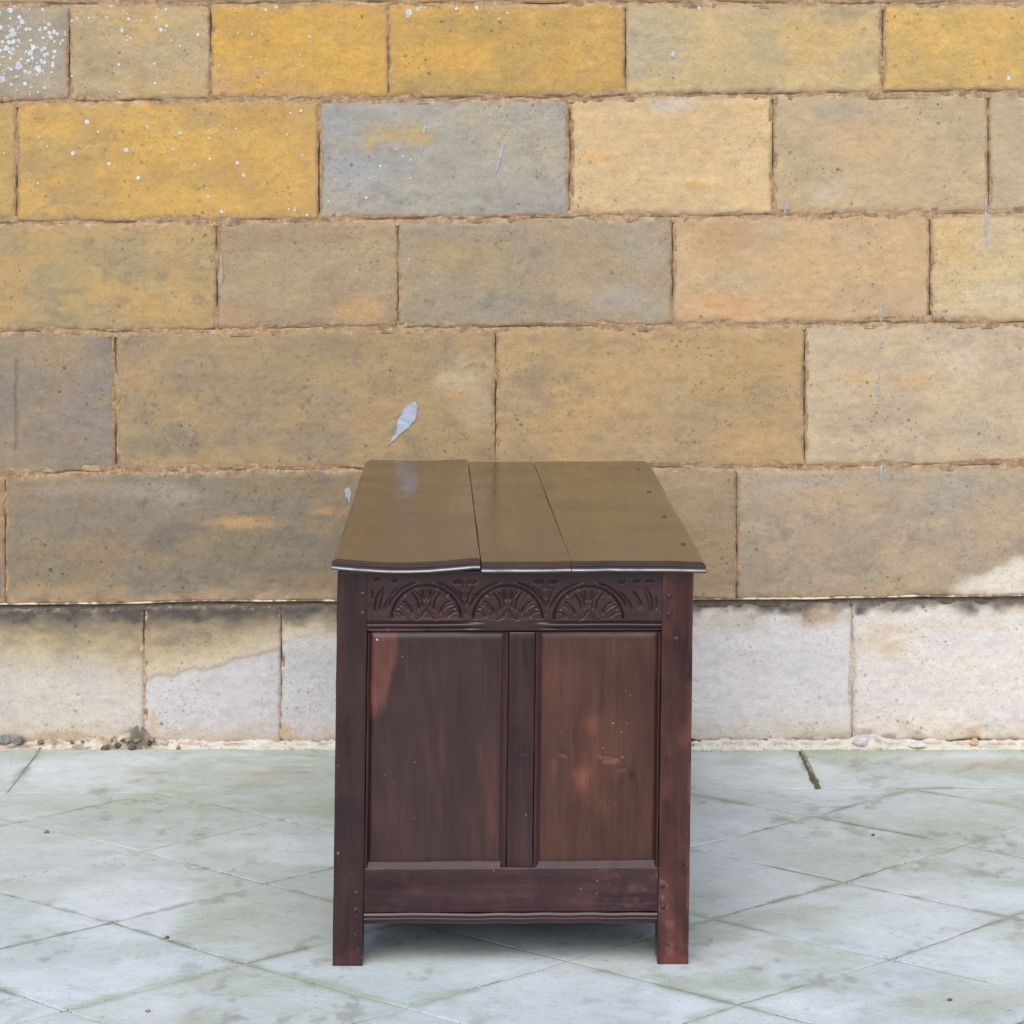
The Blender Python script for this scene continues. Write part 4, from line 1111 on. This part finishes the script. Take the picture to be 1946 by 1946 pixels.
# muntin between the two panels, with scratch mouldings on both edges
V, F = rbox(.2715, .3125, .0010, .022, .1538, .5242, r=.0016, step=.012, amp=.0005, seed=31)
part('muntin', V, F, M_OAK_V, np.ones((len(V), 3)))
for a, sg, sd in ((.2712, -1, 7), (.3128, 1, 8)):
    prof = [(0, .004), (sg * .0012, .0022), (sg * .004, .0012), (sg * .0062, .0028), (sg * .0070, .0052), (sg * .0088, .0060), (sg * .0088, .018), (0, .018)]
    if sg < 0: prof = prof[::-1]
    V, F = sweep(prof, (a, 0, .1540), (a, 0, .5240), (1, 0, 0), (0, 1, 0), 60, .0004, sd)
    part('moulding', V, F, M_OAK_V, np.ones((len(V), 3)) * 1.05, smooth=False)
# scratch mouldings on the inner edges of the stiles
for a, sg, sd in ((.0479, 1, 9), (BW - .0494, -1, 10)):
    prof = [(0, .003), (sg * .0012, .0016), (sg * .0036, .0010), (sg * .0052, .0030), (sg * .0060, .0060), (sg * .0060, .018), (0, .018)]
    if sg < 0: prof = prof[::-1]
    V, F = sweep(prof, (a, 0, .1545), (a, 0, .5238), (1, 0, 0), (0, 1, 0), 60, .0005, sd)
    part('moulding', V, F, M_OAK_V, np.ones((len(V), 3)), smooth=False)

# the two end panels
def end_panel(x0, x1, mat, seed, left):
    z0, z1 = .1536, .5243
    xs = np.linspace(x0, x1, 90); zs = np.linspace(z0, z1, 150)
    X, Z = np.meshgrid(xs, zs, indexing='ij')
    px = X * 1200 + 632 + SH * (Z - .34) * 1200; py = 1823 - Z * 1200
    y = .0090 + (fbm(X * 9, Z * 5, 3, seed) - .5) * .0024 + (fbm(X * 90, Z * 9, 3, seed + 2) - .5) * .0005
    e = np.minimum(np.minimum(X - x0, x1 - X), np.minimum(Z - z0, z1 - Z))
    y = y + .003 * np.exp(-(e / .006) ** 2)
    C = np.ones(X.shape + (3,))
    n = fbm(X * 22 + Z * 3, Z * 9, 4, seed + 5); n2 = fbm(X * 60, Z * 60, 3, seed + 6)
    C *= (.86 + .28 * n)[..., None]
    if left:
        # strip of paler unstained wood down the upper left edge
        bnd = 742 - sstep(1205, 1390, py) * 36 - sstep(1330, 1370, py) * 8
        w = sstep(9, -7, px - bnd + (n - .5) * 50) * sstep(1405, 1330, py + (px - 692) * .6)
        C = C * (1 - w[..., None] * .92) + np.array([3.8, 3.7, 2.8]) * (w * .92)[..., None] * (.75 + .5 * n2)[..., None]
        w2 = np.exp(-((px - 925 - (1560 - py) * .03) / 16) ** 2) * sstep(1340, 1500, py) * sstep(1640, 1580, py)
        C = C * (1 + w2[..., None] * np.array([.6, .4, .2]))
        C = C * (1 + .25 * sstep(.5, .75, fbm((X + Z * .22) * 60, Z * 5, 3, 17)))[..., None]
    else:
        for (bx, by_, rx, ry, k) in ((1098, 1475, 16, 26, 1.1), (1140, 1520, 20, 24, .55), (1115, 1370, 14, 20, .6), (1045, 1450, 9, 16, .7), (1120, 1420, 40, 60, .35), (1080, 1300, 60, 50, .2)):
            g = np.exp(-((px - bx) / rx) ** 2 - ((py - by_) / ry) ** 2) * (.5 + n2)
            C = C * (1 + g[..., None] * k * np.array([1.0, 1.15, 1.2]))
        kn = np.exp(-((px - 1192) / 6) ** 2 - ((py - 1466) / 9) ** 2)
        C = C * (1 - .75 * kn)[..., None]
        for (ax, ay, bx, by_) in ((1128, 1430, 1166, 1438), (1140, 1440, 1160, 1442), (1054, 1426, 1068, 1430), (1168, 1458, 1180, 1456)):
            d, t = poly_dist(px, py, [(ax, ay), (bx, by_)])
            sc = sstep(3.2, .8, d + (n2 - .5) * 4)
            C = C * (1 + sc[..., None] * np.array([.7, 1.2, 1.6])); y = y + sc * .0009
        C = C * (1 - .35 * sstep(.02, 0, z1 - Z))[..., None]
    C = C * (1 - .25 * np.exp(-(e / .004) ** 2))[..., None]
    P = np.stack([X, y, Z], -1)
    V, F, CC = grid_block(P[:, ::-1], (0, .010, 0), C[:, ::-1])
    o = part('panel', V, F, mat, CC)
    o['label'] = 'dark panel with a pale bare strip at its upper corner' if left else 'reddish brown panel with a small knot and scratches'
end_panel(.0505, .2690, M_PANEL_A, 51, True)
end_panel(.3160, .5098, M_PANEL_B, 52, False)

# far end, long sides, floor board: joined frame and panels all round
V, F = rbox(.0478, BW - .0493, BL - .027, BL - .001, .5245, BT, r=.002, step=.03, seed=61); part('rail', V, F, M_OAK_X)
V, F = rbox(.0478, BW - .0493, BL - .027, BL - .001, .066, .1535, r=.002, step=.03, seed=62); part('rail', V, F, M_OAK_X)
V, F = rbox(.0478, BW - .0493, BL - .022, BL - .009, .1537, .5243, r=.002, step=.03, seed=63); part('panel', V, F, M_PANEL_A)
for sx, sd in ((0, 64), (1, 74)):
    xa, xb = (.001, .027) if sx == 0 else (BW - .027, BW - .001)
    pa, pb = (.009, .020) if sx == 0 else (BW - .020, BW - .009)
    V, F = rbox(xa, xb, .0623, BL - .0623, .5245, BT, r=.002, step=.03, seed=sd); part('rail', V, F, M_OAK_Y)
    V, F = rbox(xa, xb, .0623, BL - .0623, .066, .1535, r=.002, step=.03, seed=sd + 1); part('rail', V, F, M_OAK_Y)
    yb = [.0623, .0623 + .36, .0623 + .42, .0623 + .78, .0623 + .84, BL - .0623]
    for q in (0, 2, 4):
        V, F = rbox(pa, pb, yb[q] + .0004, yb[q + 1] - .0004, .1537, .5243, r=.003, step=.03, seed=sd + 2 + q); part('panel', V, F, M_PANEL_B)
    for q in (1, 3):
        V, F = rbox(xa, xb, yb[q], yb[q + 1], .1537, .5243, r=.002, step=.03, seed=sd + 7 + q); part('muntin', V, F, M_OAK_V)
V, F = rbox(.028, BW - .028, .028, BL - .028, .074, .088, r=.002, step=.08, seed=90); part('bottom_board', V, F, M_OAK_Y)

# pegs through the joints
def peg(px, py, r=.0042):
    x = cx_(px) - SH * (cz_(py) - .34) ; z = cz_(py)
    V = []; F = []
    k = 10
    for ring, (rr, yy) in enumerate(((r, .004), (r, -.0007), (r * .7, -.0016))):
        for i in range(k):
            a = 2 * math.pi * i / k
            V.append((x + rr * math.cos(a) * (1 + .1 * math.sin(3 * a)), yy, z + rr * math.sin(a)))
    for ring in range(2):
        for i in range(k):
            j = (i + 1) % k
            F.append([ring * k + i, ring * k + j, (ring + 1) * k + j, (ring + 1) * k + i])
    F.append([2 * k + i for i in range(k)]); F.append([i for i in range(k)][::-1])
    part('peg', np.array(V), F, M_PEG, np.ones((len(V), 3)) * 1.3)
for p in ((672, 1685), (671, 1717), (1250, 1674), (1251, 1714), (684, 1121), (684, 1158), (1263, 1127), (1262, 1161)):
    peg(*p)
peg(1277, 1208, .0048)
# iron pin in the bare strip
V, F = rbox(.0620, .0650, .0072, .011, .5095, .5130, r=.0012, step=.01, amp=0)
part('nail', V, F, M_CRUST, np.ones((len(V), 3)) * .45)

# lid: three boards with a moulded edge
def lid_board(xl, xr, dz, cup, seed, outer_l, outer_r, yf, tint):
    """xl, xr: chest x at the front and the back"""
    ytop = .638 + dz
    yb = BL + .022
    ns = 70
    if True:
        ticks = edge_ticks(1.0, 1.0 / ns, [0, .004, .012, .025, .04])
    edge = [(.0105, .0), (.0092, -.0003), (.0080, -.0014), (.0074, -.0040), (.0074, -.0068), (.0062, -.0076), (.0030, -.0084), (-.0004, -.0102), (-.0024, -.0124), (-.0030, -.0144), (-.0016, -.0162), (.0015, -.0170)]
    ysf = [yf + a for a, b in edge]
    zsf = [b for a, b in edge]
    ytk = yf + .0105 + (yb - yf - .0105 - .0105) * np.linspace(0, 1, 110)[1:]
    # loop: front moulding underside -> front -> top -> back rounding -> underside
    loop = [(y, z) for y, z in zip(ysf[::-1], zsf[::-1])] + [(y, 0) for y in ytk] + [(yb - a, b) for a, b in edge[1:]]
    L = np.array(loop); m = len(L)
    V = []; C = []
    for s in ticks:
        for (y, z) in loop:
            t = (y - yf) / (yb - yf)
            a = xl[0] + (xl[1] - xl[0]) * t; b = xr[0] + (xr[1] - xr[0]) * t
            a += (vnoise(np.array(t * 7.0), np.array(seed), 3) - .5) * .0016; b += (vnoise(np.array(t * 7.0), np.array(seed + 5), 3) - .5) * .0016
            # rounded plan at the two far corners
            rc = .03
            d = yb - y
            if d < rc:
                k = rc - math.sqrt(max(rc * rc - (rc - d) ** 2, 0))
                if outer_l: a += k * .55
                if outer_r: b -= k * .55
            x = a + (b - a) * s
            zz = ytop + z
            dl = (x - a) if outer_l else 9; dr = (b - x) if outer_r else 9
            do = min(dl, dr)
            if do < .010:
                q = (.010 - do) / .010
                zz -= (.0062 * q * q if z > -.008 else .0) 
            zz += cup(s) * (1 - .65 * t)
            V.append((x, y, zz))
    V = np.array(V, float)
    up = V[:, 2] > ytop - .03
    V[:, 2] += (fbm(V[:, 0] * 9 + seed, V[:, 1] * 3, 3, seed) - .5) * .0022 + (fbm(V[:, 0] * 60, V[:, 1] * 5, 2, seed + 1) - .5) * .0003
    V[:, 1] += (fbm(V[:, 0] * 25, V[:, 0] * 0 + seed, 3, seed + 2) - .5) * .004 * (V[:, 1] < yf + .02)
    n = len(ticks); F = []
    for i in range(n - 1):
        for j in range(m):
            k = (j + 1) % m
            F.append([i * m + j, (i + 1) * m + j, (i + 1) * m + k, i * m + k])
    F.append([j for j in range(m)]); F.append([(n - 1) * m + j for j in range(m)][::-1])
    C = np.ones((len(V), 3)) * np.array(tint)
    front = sstep(yf + .012, yf + .006, V[:, 1])
    C = C * (1 - .85 * front)[:, None] * np.where(front > .5, 1, 1)[:, None]
    if outer_l:
        e = sstep(.012, .003, V[:, 0] - (xl[0] + (xl[1] - xl[0]) * (V[:, 1] - yf) / (yb - yf)))
        C = C * (1 - .45 * e)[:, None]
    C[front > .3] = np.array([1.0, 1.0, 1.0])
    me = make_mesh('lid_board', V, F, C)
    for mt in (M_LID, M_EDGE, M_BEAD): me.materials.append(mt)
    mi = np.zeros(len(me.polygons), np.int32)
    jj = np.tile(np.arange(m), n - 1)
    mi[:len(jj)][(jj >= 5) & (jj <= 9)] = 1
    mi[:len(jj)][jj < 5] = 2
    me.polygons.foreach_set('material_index', mi)
    return add('lid_board', me, None, chest)
def tochest(X, Y):
    c, s = math.cos(YAW), math.sin(YAW)
    dx, dy = X + .2824, Y - 4.300
    return (c * dx + s * dy, -s * dx + c * dy)
a0 = tochest(-.2815, 4.28)[0]; a1 = tochest(-.3017, 5.644)[0]
b0 = tochest(-.0490, 4.28)[0]; b1 = tochest(-.0912, 5.644)[0]
c0 = tochest(.0930, 4.28)[0]; c1 = tochest(.0434, 5.644)[0]
d0 = tochest(.3046, 4.28)[0]; d1 = tochest(.2833, 5.644)[0]
lid_board((a0, a1), (b0 - .0012, b1 - .0008), .0042, lambda s: -.0065 * math.sin(math.pi * min(1, s * 1.05)) + .001 * (1 - s), 3, True, False, -.022, (1.05, .96, .9))
lid_board((b0 + .0012, b1 + .0008), (c0 - .0009, c1 - .0012), .0, lambda s: -.0008 * math.sin(math.pi * s), 5, False, False, -.0245, (1.0, .98, .95))
lid_board((c0 + .0009, c1 + .0012), (d0, d1), .0, lambda s: .0012 * math.sin(math.pi * s) - .0015 * s, 7, False, True, -.0240, (1.0, 1.02, .98))
# pegs that hold the cleat under the lid
for (px, py) in ((1213, 891), (1234, 934), (1262, 981), (1298, 1033)):
    Yg = FPX * (CAM_H - .6385) / (py - HORIZ); Xg = (px - 973) * Yg / FPX
    x, y = tochest(Xg, Yg)
    V = []; F = []; k = 10
    for (rr, zz) in ((.0040, -.004), (.0040, .0003), (.0030, .0008)):
        for i in range(k):
            a = 2 * math.pi * i / k
            V.append((x + rr * math.cos(a), y + rr * math.sin(a), .6385 + zz))
    for q in range(2):
        for i in range(k):
            j = (i + 1) % k
            F.append([q * k + i, q * k + j, (q + 1) * k + j, (q + 1) * k + i])
    F.append([2 * k + i for i in range(k)]); F.append([i for i in range(k)][::-1])
    add('peg', make_mesh('peg', np.array(V), F, np.ones((len(V), 3)) * 2.0), M_PEG, chest)
